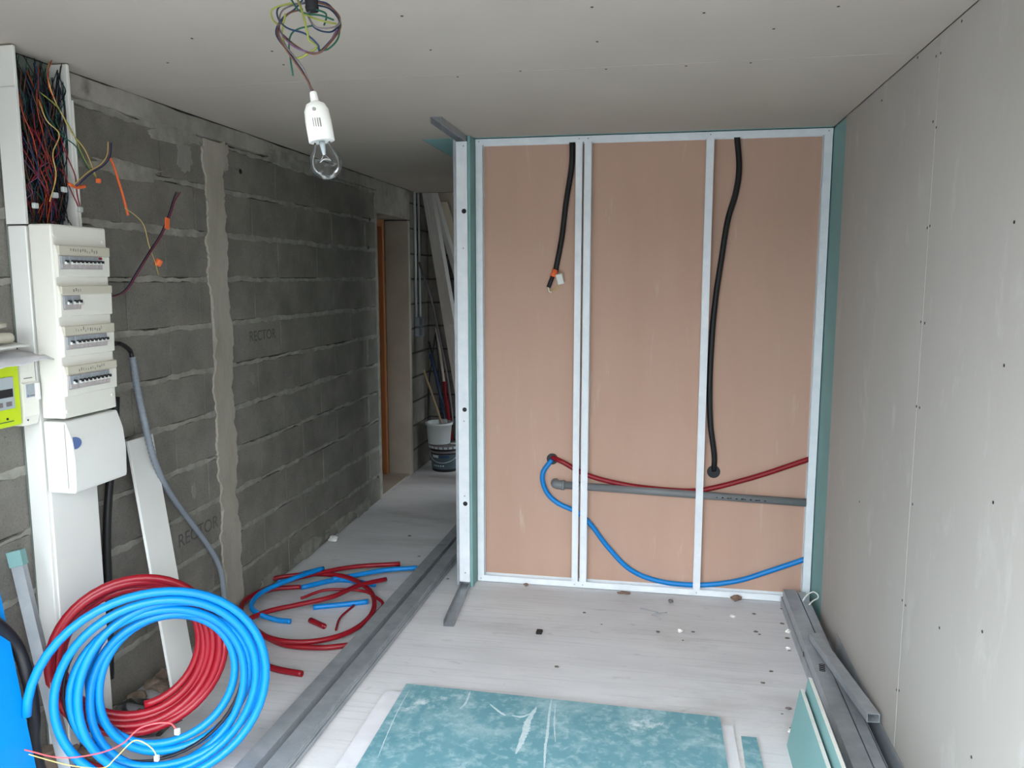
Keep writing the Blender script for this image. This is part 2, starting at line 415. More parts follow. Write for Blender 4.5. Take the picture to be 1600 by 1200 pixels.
# concrete ring beam at the head, smooth patch, mortar smears
v, f = ragged(YOPEN, 5.70, 2.312, 2.402, .004, .05, XL-.012, XL+.004, seed=3); new('ring_beam', v, f, 'beam', wl)
def patch(cx, cy, ry, rz, x, seed, m, name='mortar_patch'):
    n = 56; ring = []
    for k in range(n):
        a = 2*math.pi*k/n; s = lambda t: math.copysign(abs(t)**.75, t); d2 = Vector((math.cos(a), math.sin(a), seed))
        j = 1+.45*noise.noise(d2*1.6)+.25*noise.noise(d2*5)+.12*noise.noise(d2*14)
        ring.append((cx+ry*s(math.cos(a))*j, cy+rz*s(math.sin(a))*j))
    V = [(XL-.002, p[0], p[1]) for p in ring]+[(XL+x, cx+(p[0]-cx)*.93, cy+(p[1]-cy)*.93) for p in ring]
    F = [(k,(k+1) % n, n+(k+1) % n, n+k) for k in range(n)]+[tuple(n+k for k in range(n))]
    return new(name, V, F, m, wl)
p = at(287,247,0,XL); patch(p.y, p.z, .06, .065, .0018, 3, 'stain')
p = at(270,210,0,XL); patch(p.y, p.z+.02, .22, .05, .0028, 4, 'mortar')
p = at(330,215,0,XL); patch(3.55, 2.25, .12, .07, .0065, 8, 'column')
p = at(200,285,0,XL); patch(2.9, 2.10, .2, .03, .0032, 9, 'mortar')
p = at(420,245,0,XL); patch(4.35, 2.33, .3, .045, .0055, 10, 'mortar')
p = at(303,768,0,XL); patch(p.y, p.z, .018, .03, .0015, 12, 'stain')
p = at(395,592,0,XL); patch(p.y, p.z, .016, .025, .0015, 13, 'stain')
for y, w in ((4.9, .5), (5.3, .32), (3.9, .3), (4.4, .4)):
    patch(y, .05, w*.5, .045, .004, int(y*10), 'mortar')
for zc in (.31, .73, 1.15, 1.98):
    v, f = ragged(5.445, 5.475, zc-.09, zc+.09, .004, .03, XL-.012, XL+.0025, True, int(zc*100)); new('mortar_joint', v, f, 'mortar', wl)
v, f = ragged(5.66, YEND-.001, 0, 2.3, .004, .05, XL-.01, XL+.003, True, 77); new('mortar_edge', v, f, 'mortar', wl)
# stamped maker's mark on two blocks
p = at(318,828,0,XL+.002); place_text('stamped_lettering', 'RECTOR', .085, (XL+.0008, 3.245, .523), (0,1,0), (0,0,1), 'stamp', wl)
p = at(411,524,0,XL+.002); place_text('stamped_lettering', 'RECTOR', .075, (XL+.0006, p.y, p.z), (0,1,0), (0,0,1), 'stamp', wl)
# bolts and small fixings left in the wall
for x, y in ((375,268),(577,343),(575,387),(464,260),(590,745)):
    p = at(x, y, 0, XL); new('fixing_hole', *disc((XL+.0025, p.y, p.z), .012, (1,0,0), .002, 10), 'wire_black', wl)

# doorway with timber frame, jamb, lintel, rear length of wall
dl = struct(box('wall_rear_left', (-2.40, YJ, 0), (XL-.012, YBACK, 2.95), 'core', origin=(0,0,0)))
wl2 = dl; wl_keep = wl
def block2(parent, axis, fixed, a, b, za, zb):
    if axis == 'y': return box('block', (fixed-.02, a, za), (fixed, b, zb), 'block', parent, .003)
    return box('block', (a, fixed, za), (b, fixed+.02, zb), 'block', parent, .003)
for r in range(14):
    za = Z0+r*ROW; e = [YJ+.04, 6.82 if r % 2 else 6.62, YBACK]
    for i in range(2): block2(dl, 'y', XL, e[i]+.003, e[i+1]-.003, max(.002, za+.008), min(za+ROW-.008, 2.94))
box('mortar_corner', (-2.27, YJ-.012, 0), (XL+.001, YJ+.035, 2.15), 'jamb', dl, .004)
lt = struct(box('lintel', (-2.40, YEND, 2.16), (XL+.004, YJ+.03, 2.4), 'beam', bev=.006, origin=(0,0,0)))
door = struct(box('door_1', (-2.39, YEND+.03, .012), (-2.35, YJ-.02, 2.13), 'wood', bev=.002, origin=(0,0,0)))
box('door_frame', (-2.345, YJ-.065, 0), (-2.27, YJ-.013, 2.158), 'wood', door, .003)
box('door_frame', (-2.345, YEND+.003, 0), (-2.27, YEND+.05, 2.158), 'wood', door, .003)
box('door_frame', (-2.345, YEND+.05, 2.10), (-2.27, YJ-.065, 2.158), 'wood', door, .003)
box('threshold', (-2.345, YEND+.003, 0), (XL-.02, YJ-.014, .011), 'jamb', door, .003)
struct(box('wall_leakblock', (-2.46, YEND-.3, 0), (-2.402, YJ+.3, 2.6), 'core', origin=(0,0,0)))  # unseen slab added behind the door to stop a light leak
hd = struct(box('wall_front', (-2.40, YOPEN-.2, 2.30), (XR+.2, YOPEN-.001, 2.6), 'board', origin=(0,0,0)))
we = struct(box('wall_end', (-2.265, YBACK+.012, 0), (XR+.2, YBACK+.15, 2.95), 'core', origin=(0,0,0)))
for r in range(14):
    za = Z0+r*ROW; e = [XL+.0]+[-1.62-(.25 if r % 2 == 0 else 0)+.511*q for q in range(5)]+[XR]
    for i in range(len(e)-1):
        box('block', (e[i]+.003, YBACK, max(.002, za+.008)), (e[i+1]-.003, YBACK+.012, min(za+ROW-.008, 2.94)), 'block', we, .003)

# partition closing the niche on the left (one stud deep, boarded in green)
pw = struct(box('wall_partition', (-1.046, 4.14, .004), (-.986, 5.85, 2.398), 'galvdull', origin=(0,0,0)))
box('wall_panel', (-.985, 4.088, .004), (-.9715, 5.85, 2.398), 'green', pw, .0012)
box('wall_panel', (-1.062, 4.10, .004), (-1.0475, 5.85, 2.398), 'green', pw, .0012)

# ------------------------------------------------------------------ metal framing of the niche
CSEC = lambda w, fl, lip=.006: [(0, lip), (0, 0), (0, 0)]
def cstud(name, x0, x1, ya, yb, z0, z1, parent, m='galv', web='l'):
    """C stud standing up: flanges x0..x1 at ya (front) and yb (rear), web at one side"""
    xo = x0 if web == 'l' else x1; xi = x1 if web == 'l' else x0; s = 1 if web == 'l' else -1; t = .0014; l = .007
    poly = [(xi, ya+l), (xi, ya), (xo, ya), (xo, yb), (xi, yb), (xi, yb-l)]
    v, f = profile([(a, b) for a, b in poly], (0,0,z0), (0,0,z1), (1,0,0), t if web == 'l' else -t)
    return new(name, v, f, m, parent)
fr = thing('metal_stud_frame', 'bright galvanised steel stud frame in front of the brown backing boards', 'stud frame', (-.08, YF+.02, 0))
# profile() maps (side, up): side=+X, up = side x dir = X x Z = -Y  -> flip y
def profz(poly, z0, z1, t): return profile([(a, -b) for a, b in poly], (0,0,z0), (0,0,z1), (1,0,0), t)
def zstud(x0, x1, web, parent, name='stud', m='galv', ya=YF, yb=YF+.0475, z0=.004, z1=2.392):
    xo, xi = (x0, x1) if web == 'l' else (x1, x0); l = .007
    poly = [(xi, ya+l), (xi, ya), (xo, ya), (xo, yb), (xi, yb), (xi, yb-l)]
    v, f = profz(poly, z0, z1, -.0014 if web == 'l' else .0014); return new(name, v, f, m, parent)
def xtrack(x0, x1, zweb, zlip, parent, name='track', m='galv', ya=YF-.0016, yb=YF+.0475):
    t = .0014; s = 1 if zlip > zweb else -1
    a = boxv((x0, ya, min(zweb, zweb+s*t)), (x1, yb, max(zweb, zweb+s*t)))
    b = boxv((x0, ya, min(zweb, zlip)), (x1, ya+t, max(zweb, zlip))); c = boxv((x0, yb-t, min(zweb, zlip)), (x1, yb, max(zweb, zlip)))
    return new(name, *multi((a, CUBE_F), (b, CUBE_F), (c, CUBE_F)), m, parent)
xtrack(-.968, XR-.001, .001, .036, fr); xtrack(-.968, XR-.001, 2.397, 2.366, fr)
for x0, x1, w in ((-.966,-.933,'l'), (-.441,-.4105,'r'), (-.397,-.3635,'l'), (.208,.242,'l'), (.762,.797,'r')):
    st = zstud(x0, x1, w, fr)
    for z in (.018, 2.383):
        new('screw', *disc(((x0+x1)/2, YF-.0016, z), .0035, (0,-1,0), .0015), 'galvdull', st)
# end stud of the partition, with its service holes
es = thing('end_stud', 'narrow upright steel stud with punched holes closing the partition end', 'metal stud', (-1.02, 4.10, 0))
v, f = profz([(-1.046+.012, 4.138), (-1.046, 4.138), (-1.046, 4.092), (-.988, 4.092), (-.988, 4.138), (-1.0, 4.138)], .03, 2.37, -.0014)
new('stud_body', v, f, 'galv', es)
new('flange', *multi((boxv((-1.062, 4.094, .006), (-1.0475, 4.099, 2.394)), CUBE_F)), 'galvdull', es)
for x, y, r in ((725,330,.0125),(726,640,.012),(727,787,.0125)):
    p = at(x, y, 1, 4.092); new('punched_hole', *disc((p.x, 4.0918, p.z), r, (0,-1,0), .001, 16), 'wire_black', es)
for x, y in ((724,228),(724,388),(725,658),(726,775),(727,895)):
    p = at(x, y, 1, 4.092); new('screw', *disc((p.x, 4.0918, p.z), .004, (0,-1,0), .0015), 'galvdull', es)
# runner tracks left projecting on the ceiling and on the floor
def runner(name, A, B, w, h, up, label):
    A = Vector(A); B = Vector(B); d = (B-A).normalized(); s = d.cross(Vector((0,0,1))).normalized()
    k = 1 if up else -1
    poly = [(-w/2, k*h), (-w/2, 0), (w/2, 0), (w/2, k*h)]
    V = []; V2 = []
    ring = poly + [(w/2-.0016, k*h), (w/2-.0016, k*.0016), (-w/2+.0016, k*.0016), (-w/2+.0016, k*h)]
    for E in (A, B):
        for p in ring: V.append(E+s*p[0]+Vector((0,0,p[1])))
    F = [(i,(i+1) % 8, 8+(i+1) % 8, 8+i) for i in range(8)]
    for e in (0, 8): F += [(e+0, e+1, e+6, e+7), (e+1, e+2, e+5, e+6), (e+2, e+3, e+4, e+5)]
    return tag(new(name, V, F, 'galvdull'), label, 'metal track')
runner('ceiling_track', (-1.012, 3.60, H-.0005), (-1.016, 4.135, H-.0005), .050, .03, False, 'short steel channel hanging under the ceiling above the partition end')
runner('floor_track', (-.975, 3.585, .0005), (-1.017, 4.135, .0005), .052, .03, True, 'short open steel channel on the concrete floor at the partition foot')

# ------------------------------------------------------------------ services in the niche
YP = YF+.03
def onp(pts, y=YP): return [at(a, b, 1, y) for a, b in pts]
redp = onp([(862,716),(880,722),(920,743),(980,758),(1050,766),(1100,765),(1180,745),(1268,716)]); redp[0].y = YF+.056; redp[1].y = YP-.004
tag(tube('red_water_conduit', redp, .0135, 'red', seg=10, n=10), 'red conduit sagging from a drilled hole across the brown backing boards', 'conduit')
bl = onp([(861,720),(848,740),(852,765),(870,785),(905,802),(925,822),(950,855),(985,890),(1030,908),(1090,914),(1150,908),(1200,893),(1266,871)]); bl[0].y = YF+.056
tag(tube('blue_water_conduit', bl, .0135, 'blue', seg=10, n=10), 'blue conduit looping down from the drilled hole across the brown boards', 'conduit')
a, b = at(868,757,1,YF+.02), at(1266,786,1,YF+.02)
gp = thing('waste_pipe', 'rigid grey waste pipe with an elbow on the brown backing boards', 'pipe', (a.x, YF+.02, a.z))
tube('pipe', [a+Vector((.03,0,0)), b], .0205, 'pipegrey', gp, seg=14, n=2)
tube('elbow', [a+Vector((-.004,.03,.004)), a+Vector((-.002,.006,.002)), a+Vector((.018,0,0)), a+Vector((.05,0,-.002))], .0245, 'pipegrey', gp, seg=14, n=6)
new('collar', *lathe([(.027,0),(.0275,.002),(.0275,.012),(.025,.014)], a+Vector((.036,0,-.001)), Vector((1,0,0)), 20), 'pipegrey', gp, smooth=True)
for i in range(11):
    t = .645+.018*i+.004*(i % 3); c = a.lerp(b, t); w = .006+.004*((i*7) % 3)
    new('printed_mark', boxv((c.x-w/2, c.y-.0208, c.z-.004), (c.x+w/2, c.y-.0198, c.z+.001+.002*(i % 2))), CUBE_F, 'wire_black', gp)
k = thing('black_cable', 'short black sheathed cable hanging with an orange tape band and white connector', 'cable', tuple(at(893,222,1,YP)))
kp = onp([(894,216),(893,260),(884,320),(878,370),(868,424)]); tube('sheath', kp, .0145, 'black', k, seg=10)
kp = onp([(868,421),(864,432)], YP-.002); tube('orange_tape', kp, .0155, 'orange', k, seg=10, n=2)
kp = onp([(864,430),(857,449)], YP-.002); tube('inner_sheath', kp, .0115, 'black', k, seg=10, n=3)
kp = onp([(857,449),(860,455),(868,452),(873,445)], YP-.006); tube('wire', kp, .003, 'wire_yellow', k, seg=6)
kp = onp([(856,448),(858,456),(862,456)], YP-.008); tube('wire', kp, .0035, 'white', k, seg=6)
c = at(875,436,1,YP-.01); rt = Matrix.Rotation(math.radians(-14), 3, 'Y')
box('connector', (c.x-.018, c.y-.012, c.z-.028), (c.x+.018, c.y+.012, c.z+.028), 'white', k, .004, rt, c)
bc = onp([(1151,206),(1155,260),(1150,300),(1137,345),(1128,400),(1119,460),(1113,520),(1109,600),(1110,660),(1116,710),(1116,737)], YP); bc[-1].y = YF+.055; bc[-2].y = YP+.004
tag(tube('long_black_cable', bc, .0145, 'black', seg=10), 'long black cable dropping from the top track into a drilled hole', 'cable')

# ------------------------------------------------------------------ electrical trunking and panels on the left wall
TY0, TY1, TX = 2.267, 2.511, -1.989
tr_ = thing('cable_trunking', 'tall white plastic trunking column on the block wall, open at the top', 'trunking', (XL, TY0, 0))
box('back_plate', (XL+.001, TY0, .03), (XL+.006, TY1, 2.395), 'trunkshade', tr_, .001)
box('side_wall', (XL+.006, TY0, 1.85), (TX, TY0+.012, 2.395), 'white', tr_, .002)
box('side_wall', (XL+.006, TY0-.003, 1.85), (TX+.003, TY0-.0001, 2.27), 'white', tr_, .001)
box('side_wall', (XL+.006, TY1-.014, 1.85), (TX, TY1, 2.395), 'white', tr_, .002)
box('side_wall', (XL+.006, TY1+.0005, 1.85), (TX+.002, TY1+.008, 2.28), 'white', tr_, .001)
box('cover_body', (XL+.006, TY0, .03), (TX-.004, TY1, 1.845), 'white', tr_, .003)
box('cover', (TX-.004, TY0+.014, .03), (TX+.003, TY1-.008, .985), 'white', tr_, .002)

XB = -1.901; BY0, BY1 = 2.267, 2.523
pn = thing('distribution_board', 'white four-row consumer unit with rows of circuit breakers', 'consumer unit', (XL, BY0, 1.22))
v, f = bevelled(boxv((-1.985, BY0, 1.222), (XB, BY1, 1.85)), CUBE_F, .006, 2); new('enclosure', v, f, 'cream', pn)
def r2(x, y): return at(x/3.427, 330+y/3.427, 0, XB)
rows = [(178,235,240,305,355,291,9), (397,445,455,525,572,305,3), (615,670,675,740,787,325,9), (830,880,885,955,998,338,9)]
for ri, (l0, l1, b0, b1, cb, lx, nb) in enumerate(rows):
    zl0, zl1, zb0, zb1, zc = (r2(lx, q).z for q in (l0, l1, b0, b1, cb))
    prof = [(XB-.001, zc), (XB+.010, zc+.004), (XB+.012, zl1-.004), (XB+.003, zl0), (XB-.001, zl0)]
    rc = new('row_cover', *prism([(x, BY0+.008, z) for x, z in prof], (0,0,0), (0, BY1-BY0-.014, 0)), 'cream', pn)
    box('label_strip', (XB+.0, BY0+.009, zl1), (XB+.0155, BY1-.005, zl0-.002), 'strip', rc, .002)
    sx = []
    for q in range(12 if nb > 5 else 4):
        y0 = BY0+.06+q*.011; zz = (zl0+zl1)/2+random.uniform(-.004, .004)
        sx.append((boxv((XB+.0155, y0, zz-.005), (XB+.0160, y0+random.uniform(.002,.006), zz+random.uniform(.002,.006))), CUBE_F))
    new('pencil_note', *multi(*sx), 'pencil', rc)
    box('breaker_window', (XB+.0115, BY0+.014, zb1-.003), (XB+.0126, BY0+.014+.036+(nb-1)*.0195+.006, zb0+.003), 'brklow', rc, .0004)
    for i in range(nb):
        y0 = BY0+.016+(0 if i == 0 else .036+(i-1)*.0195); w = .034 if i == 0 else .0185
        xb = XB+.013
        bk = box('circuit_breaker', (XB+.0127, y0, zb1), (xb+.004, y0+w, zb0), 'brk', pn, .001)
        hz = zb0-zb1
        box('terminal_label', (xb+.004, y0+.001, zb1+.001), (xb+.0052, y0+w-.001, zb1+hz*.34), 'brklow', bk, .0003)
        wy = .5*w if i == 0 else w
        box('toggle', (xb+.004, y0+.003 + (w-wy)*.5, zb1+hz*.34), (xb+.011, y0+wy-.003+(w-wy)*.5, zb1+hz*.56), 'white', bk, .001)
        box('toggle_tip', (xb+.0042, y0+.006+(w-wy)*.5, zb1+hz*.46), (xb+.016, y0+wy-.004+(w-wy)*.5, zb1+hz*.68), 'black', bk, .001)
        if ri == 0 and i == 8: box('red_marking', (xb+.004, y0+.001, zb0-hz*.2), (xb+.0052, y0+w-.001, zb0-.001), 'red', bk, .0003)
for y, z in ((BY0+.014, 1.815), (BY1-.02, 1.80), (BY0+.014, 1.245), (BY1-.02, 1.27)):
    new('cover_screw', *disc((XB-.0005, y, z), .007, (1,0,0), .004, 12), 'cream', pn)

ag = thing('main_switch_cover', 'white bulging cover box with a blue oval below the breaker rows', 'switch box', (XL, BY0, .97))
prof = [(-1.985, 1.212), (-1.985, .972), (-1.884, .972), (-1.880, .985), (-1.877, 1.08), (-1.884, 1.15), (-1.905, 1.212)]
new('cover', *bevelled(*prism([(x, BY0, z) for x, z in prof], (0,0,0), (0,.262,0)), .004, 1), 'white', ag)
n = 20; ring = []
for i in range(n+1):
    a = -math.pi/2+math.pi*i/n; ring.append((BY0+.006+.034*math.cos(a), 1.142+.020*math.sin(a)))
V = [(-1.882+.0015+(1.142-z)*.12, y, z) for y, z in ring]; V2 = [(x+.0028, y, z) for x, y, z in V]
new('blue_oval', V+V2, [tuple(range(n+1)), tuple(range(n+1, 2*n+2))]+[(i, i+1, n+2+i, n+1+i) for i in range(n)], 'ovalblue', ag)
box('seam', (-1.906, BY0-.0008, .99), (-1.904, BY0, 1.205), 'pencil', ag)

# meter and supply breaker beside the trunking
MX = XL+.08
mp_ = thing('electricity_meter', 'lime green electricity meter with a grey display beside the white trunking', 'meter', (XL, 2.10, 1.22))
box('case', (XL+.012, 1.985, 1.218), (MX, 2.186, 1.412), 'lime', mp_, .005)
box('mount_plate', (XL+.001, 1.975, 1.205), (XL+.012, 2.26, 1.46), 'white', mp_, .002)
box('display_frame', (MX, 2.03, 1.275), (MX+.004, 2.158, 1.375), 'lcdgrey', mp_, .002)
box('display', (MX+.004, 2.04, 1.312), (MX+.0055, 2.15, 1.338), 'lcd', mp_, .0005)
for y in (2.05, 2.085, 2.12): box('button', (MX+.004, y, 1.284), (MX+.007, y+.022, 1.298), 'wire_grey', mp_, .001)
new('indicator', *disc((MX, 2.125, 1.245), .004, (1,0,0), .002), 'black', mp_)
box('printed_line', (MX, 2.09, 1.234), (MX+.0008, 2.15, 1.237), 'wire_green', mp_)
db = thing('supply_breaker', 'white supply breaker with a small label between the green meter and trunking', 'breaker', (XL, 2.22, 1.21))
prof = [(XL+.012, 1.21), (MX-.006, 1.21), (MX+.002, 1.24), (MX+.004, 1.345), (MX-.002, 1.35), (MX-.004, 1.43), (XL+.012, 1.43)]
new('case', *prism([(x, 2.192, z) for x, z in prof], (0,0,0), (0,.062,0)), 'cream', db)
box('label', (MX+.003, 2.204, 1.30), (MX+.0052, 2.238, 1.343), 'brk', db, .0004)
box('label_logo', (MX+.0052, 2.206, 1.303), (MX+.0058, 2.213, 1.309), 'ovalblue', db)
box('label_text', (MX+.0052, 2.217, 1.3045), (MX+.0058, 2.236, 1.3065), 'black', db)
box('lever', (MX+.004, 2.238, 1.29), (MX+.016, 2.252, 1.345), 'white', db, .002)
box('vent_slot', (MX-.003, 2.205, 1.36), (MX-.0018, 2.24, 1.363), 'wire_grey', db)
new('screw', *disc((MX+.001, 2.205, 1.228), .003, (1,0,0), .002), 'black', db)

# loose papers and scraps lying on top of the meter
def sheet(name, pts, thick, m, label, cat, seed=1, amp=.006):
    """crumpled leaf from a 4-corner outline"""
    A, B, C, D = [Vector(p) for p in pts]; n = 8; V = []
    for i in range(n+1):
        for j in range(n+1):
            u, w = i/n, j/n; p = (A*(1-u)+B*u)*(1-w)+(D*(1-u)+C*u)*w
            p.z += noise.noise(Vector((u*3+seed*5.1, w*3, seed)))*amp; V.append(p)
    F = [(i*(n+1)+j, (i+1)*(n+1)+j, (i+1)*(n+1)+j+1, i*(n+1)+j+1) for i in range(n) for j in range(n)]
    o = new(name, V, F, m, smooth=True); md = o.modifiers.new('thickness', 'SOLIDIFY'); md.thickness = thick; md.offset = 1
    return tag(o, label, cat)
sheet('paper_sheet', [(XL+.014,1.93,1.433), (XL+.17,1.93,1.418), (XL+.15,2.255,1.418), (XL+.014,2.262,1.448)], .004, 'paper', 'drooping pale paper sheets lying over the green meter', 'paper', 2, .016)
sheet('folded_paper', [(XL+.012,1.95,1.468), (XL+.13,1.95,1.464), (XL+.12,2.20,1.466), (XL+.012,2.205,1.475)], .006, 'white', 'folded white paper lying on the drooping sheets above the meter', 'paper', 3, .004)
tag(tube('plastic_tube_scrap', [(XL+.08,1.95,1.492),(XL+.082,2.10,1.496),(XL+.075,2.165,1.494)], .017, 'strip', seg=10), 'beige plastic tube scrap lying on the papers above the meter', 'tube')
sheet('cardboard_scrap', [(XL+.03,1.94,1.515), (XL+.10,1.94,1.515), (XL+.10,2.13,1.53), (XL+.03,2.12,1.545)], .012, 'strip', 'beige cardboard scrap resting on the plastic tube above the meter', 'cardboard', 5, .004)

# ------------------------------------------------------------------ wires in and out of the open trunking
def inch(pts): return [Vector(p) for p in pts]
rnd = random.Random(11)
def tangle(m, count, label, zr, yr, xr=(XL+.012, TX-.012), r=.0016):
    parts = []
    for q in range(count):
        y = rnd.uniform(*yr); x = rnd.uniform(*xr); za, zb = zr[0]+rnd.uniform(0,.05), zr[1]-rnd.uniform(0,.12); n = 7; pts = []
        for i in range(n):
            t = i/(n-1); pts.append((min(max(x, xr[0]), xr[1]), min(max(y, TY0+.016), TY1-.018), za+(zb-za)*t)); y += rnd.uniform(-.045, .045); x += rnd.uniform(-.02, .02)
        parts.append(sweep(spline(pts, 4), r, 5))
    o = new('wire_tangle', *multi(*parts), m, smooth=True); return tag(o, label, 'wires', None, 'stuff')
tangle('wire_black', 60, 'tangle of black wires deep in the open white trunking', (1.855,2.39), (2.29,2.47), (XL+.010, XL+.045))
tangle('wire_black', 30, 'tangle of black wires added for shade along the right side of the open white trunking', (1.855,2.394), (2.455,2.492), (XL+.012, TX-.014))  # extra wires added to darken the inner wall, standing in partly for shade
tangle('wire_blue', 20, 'tangle of dark blue wires in the open white trunking', (1.855,2.38), (2.33,2.48))
tangle('wire_red', 20, 'tangle of dark red wires in the open white trunking', (1.855,2.22), (2.30,2.48))
tangle('wire_brown', 16, 'tangle of brown wires in the open white trunking', (1.855,2.38), (2.29,2.46))
tangle('wire_orange', 4, 'few orange wires hanging in the open white trunking', (1.855,2.38), (2.33,2.46), (TX-.04, TX-.008))
tangle('wire_green', 8, 'tangle of dark green wires in the open white trunking', (1.90,2.39), (2.30,2.48))
tangle('wire_purple', 8, 'tangle of purple wires in the open white trunking', (1.855,2.15), (2.30,2.46))
def r1(x, y, xo): return at(x/4, 50+y/4, 0, xo)
def wire(m, pts, label, r=.0019, cat='wire', xo=TX+.006, name='loose_wire'):
    P = []
    for p in pts: P.append(r1(p[0], p[1], p[2] if len(p) > 2 else xo))
    return tag(tube(name, P, r, m, seg=6, n=6), label, cat)
wire('wire_yellow', [(305,190,TX-.02),(300,290),(340,420),(400,540),(440,620),(520,720),(560,800),(600,905)], 'long yellow wire curving out of the trunking to an orange tipped end')
wire('wire_lime', [(240,370,TX-.02),(330,440),(380,500),(470,660),(510,760),(560,850),(615,925)], 'yellow-green wire crossing the trunking edge beside the yellow wire')
wire('wire_green', [(245,375,TX-.03),(300,520),(380,640),(470,710),(520,800),(560,870)], 'dark green wire leaving the trunking beside the yellow-green wire')
wire('wire_orange', [(325,175,TX-.03),(300,250),(305,340),(345,430)], 'short orange wire hanging at the trunking top under the ceiling')
wire('wire_black', [(385,200,TX-.02),(375,290),(410,370),(375,440)], 'black wire looping along the right wall of the open trunking')
wire('wire_yellow', [(240,420,TX-.02),(290,550),(370,640),(330,760),(350,900),(310,1060)], 'pale yellow wire hanging down the middle of the open trunking')
wire('wire_red', [(360,600,TX-.02),(390,700),(430,800),(470,900),(480,1000),(500,1090)], 'bright red wire running down beside the trunking right wall')
wire('wire_red', [(370,850,TX-.01),(410,900),(430,960),(490,1090)], 'second red wire bending to the foot of the open trunking')
b1 = [(470,960),(560,880),(640,830),(680,770),(685,690)]
for m, d, lb in (('wire_purple', 0, 'purple wire of the bundle arching towards the orange taped end'), ('wire_yellow', -12, 'yellow wire of the bundle arching towards the orange taped end'),
                 ('wire_blue', 12, 'blue wire of the bundle arching towards the orange taped end')):
    wire(m, [(x+d*.8, y+d*.3, TX+.03) for x, y in b1], lb, .0022)
wire('orange', [(690,790,TX+.03),(712,840),(740,930),(770,1030),(800,1145)], 'orange taped cable end hanging down in front of the blocks', .0045, 'cable', name='taped_cable_end')
wire('orange', [(430,950,TX+.015),(480,970),(530,965)], 'orange taped bunch of wires at the trunking right edge', .006, 'cable', name='taped_wire_bunch')
wire('wire_yellow', [(780,1100,TX+.02),(850,1150),(900,1210),(930,1330),(970,1440),(990,1520)], 'thin yellow wire hanging over the blocks from the orange taped end', .0017)
for i, (m, lb) in enumerate((('wire_black','black'),('wire_purple','purple'),('wire_red','red'))):
    d = (i-1)*7
    P = [r1(x+d, y, TX+.01) for x, y in ((650,1635),(710,1650),(790,1610),(860,1500),(940,1370),(1010,1260),(1060,1140),(1085,1060),(1115+d,1000))]
    tag(tube('loose_wire', P, .0021, m, seg=6, n=6), lb+' wire of the bundle rising from behind the breaker unit', 'wire')
c = r1(1045,1195,TX+.012); box_ = box('orange_tape_flag', (c.x-.002, c.y-.016, c.z-.024), (c.x+.003, c.y+.014, c.z+.022), 'orange', None, .002, Matrix.Rotation(math.radians(-10), 3, 'X'), c)
tag(box_, 'orange tape flag on the wire bundle above the breaker unit', 'tape')
c = r1(990,1440,TX+.006); V, F = lathe([(.006,-.016),(.014,-.012),(.014,.010),(.008,.014)], c, Vector((.4,.3,1)), 10)
tag(new('orange_wire_cap', V, F, 'orange'), 'small orange cap at the thin yellow wire end against the blocks', 'wire cap')
c = r1(615,930,TX+.012); tag(box('wire_connector', (c.x-.006,c.y-.008,c.z-.008), (c.x+.006,c.y+.008,c.z+.008), 'orange', None, .002), 'tiny orange connector on the yellow wire end', 'connector')
for x, y, lb in ((220,1085,'left'), (345,1020,'middle'), (400,985,'upper right'), (500,1110,'far right')):
    c = r1(x, y, TX+.004); tag(box('wire_connector', (c.x-.006,c.y-.010,c.z-.009), (c.x+.006,c.y+.010,c.z+.009), 'bucketwhite', None, .002),
        'small clear wire connector, %s one among the trunking wires' % lb, 'connector')
# black lead and grey corrugated conduit leaving the board to the floor
g = thing('grey_conduit', 'grey corrugated conduit with a black lead running from the board to the floor', 'conduit', (XL+.05, 3.36, 0))
tube('black_lead', [at(178,537,0,XL+.10), at(190,538,0,XL+.075), at(203,548,0,XL+.05), at(207,562,0,XL+.05)], .0085, 'black', g, seg=8)
path = spline([at(x, y, 0, xo) for x, y, xo in ((207,558,XL+.05),(215,610,XL+.065),(226,660,XL+.085),(240,715,XL+.095),(262,765,XL+.08),(290,805,XL+.06),(322,848,XL+.05),(343,885,XL+.06),(350,925,XL+.07),(354,968,XL+.09))], 34)
tube('corrugated_sleeve', path, lambda i, n: .0125+(.0011 if i % 4 < 2 else -.0004)*(1 if i < n*.45 else .45), 'conduitgrey', g, seg=10, raw=True)
tag(tube('black_riser_cable', [at(181,620,0,XL+.03), at(178,700,0,XL+.03), at(170,770,0,XL+.03), at(167,860,0,XL+.03), at(171,980,0,XL+.03), at(172,1060,0,XL+.03)], .0145, 'black', seg=10), 'thick black cable rising against the blocks behind the trunking', 'cable')

# white board leaning against the wall to the right of the trunking
def slab_obj(name, A, B, wdir, thick, m, label, cat, bev=.0015, parent=None):
    """A: low corner, B: upper corner of the same long edge, wdir: width vector; thickness behind"""
    A = Vector(A); B = Vector(B); w = Vector(wdir); nrm = (B-A).cross(w).normalized()*thick
    V = [A, A+w, B+w, B]; V = V+[p+nrm for p in V]
    F = [(0,1,2,3),(4,5,6,7),(0,1,5,4),(1,2,6,5),(2,3,7,6),(3,0,4,7)]
    v, f = bevelled(V, F, bev); o = new(name, v, f, m, parent)
    return tag(o, label, cat) if label else o
A, B = at(272,1112,2,.004), at(196,690,0,XL+.035); Wd = at(231,682,0,XL+.035)-B; Wd.z = 0
slab_obj('white_cover_board', A, B, Wd*1.12, -.012, 'white', 'long white cover strip leaning on the blocks right of the trunking', 'cover strip')

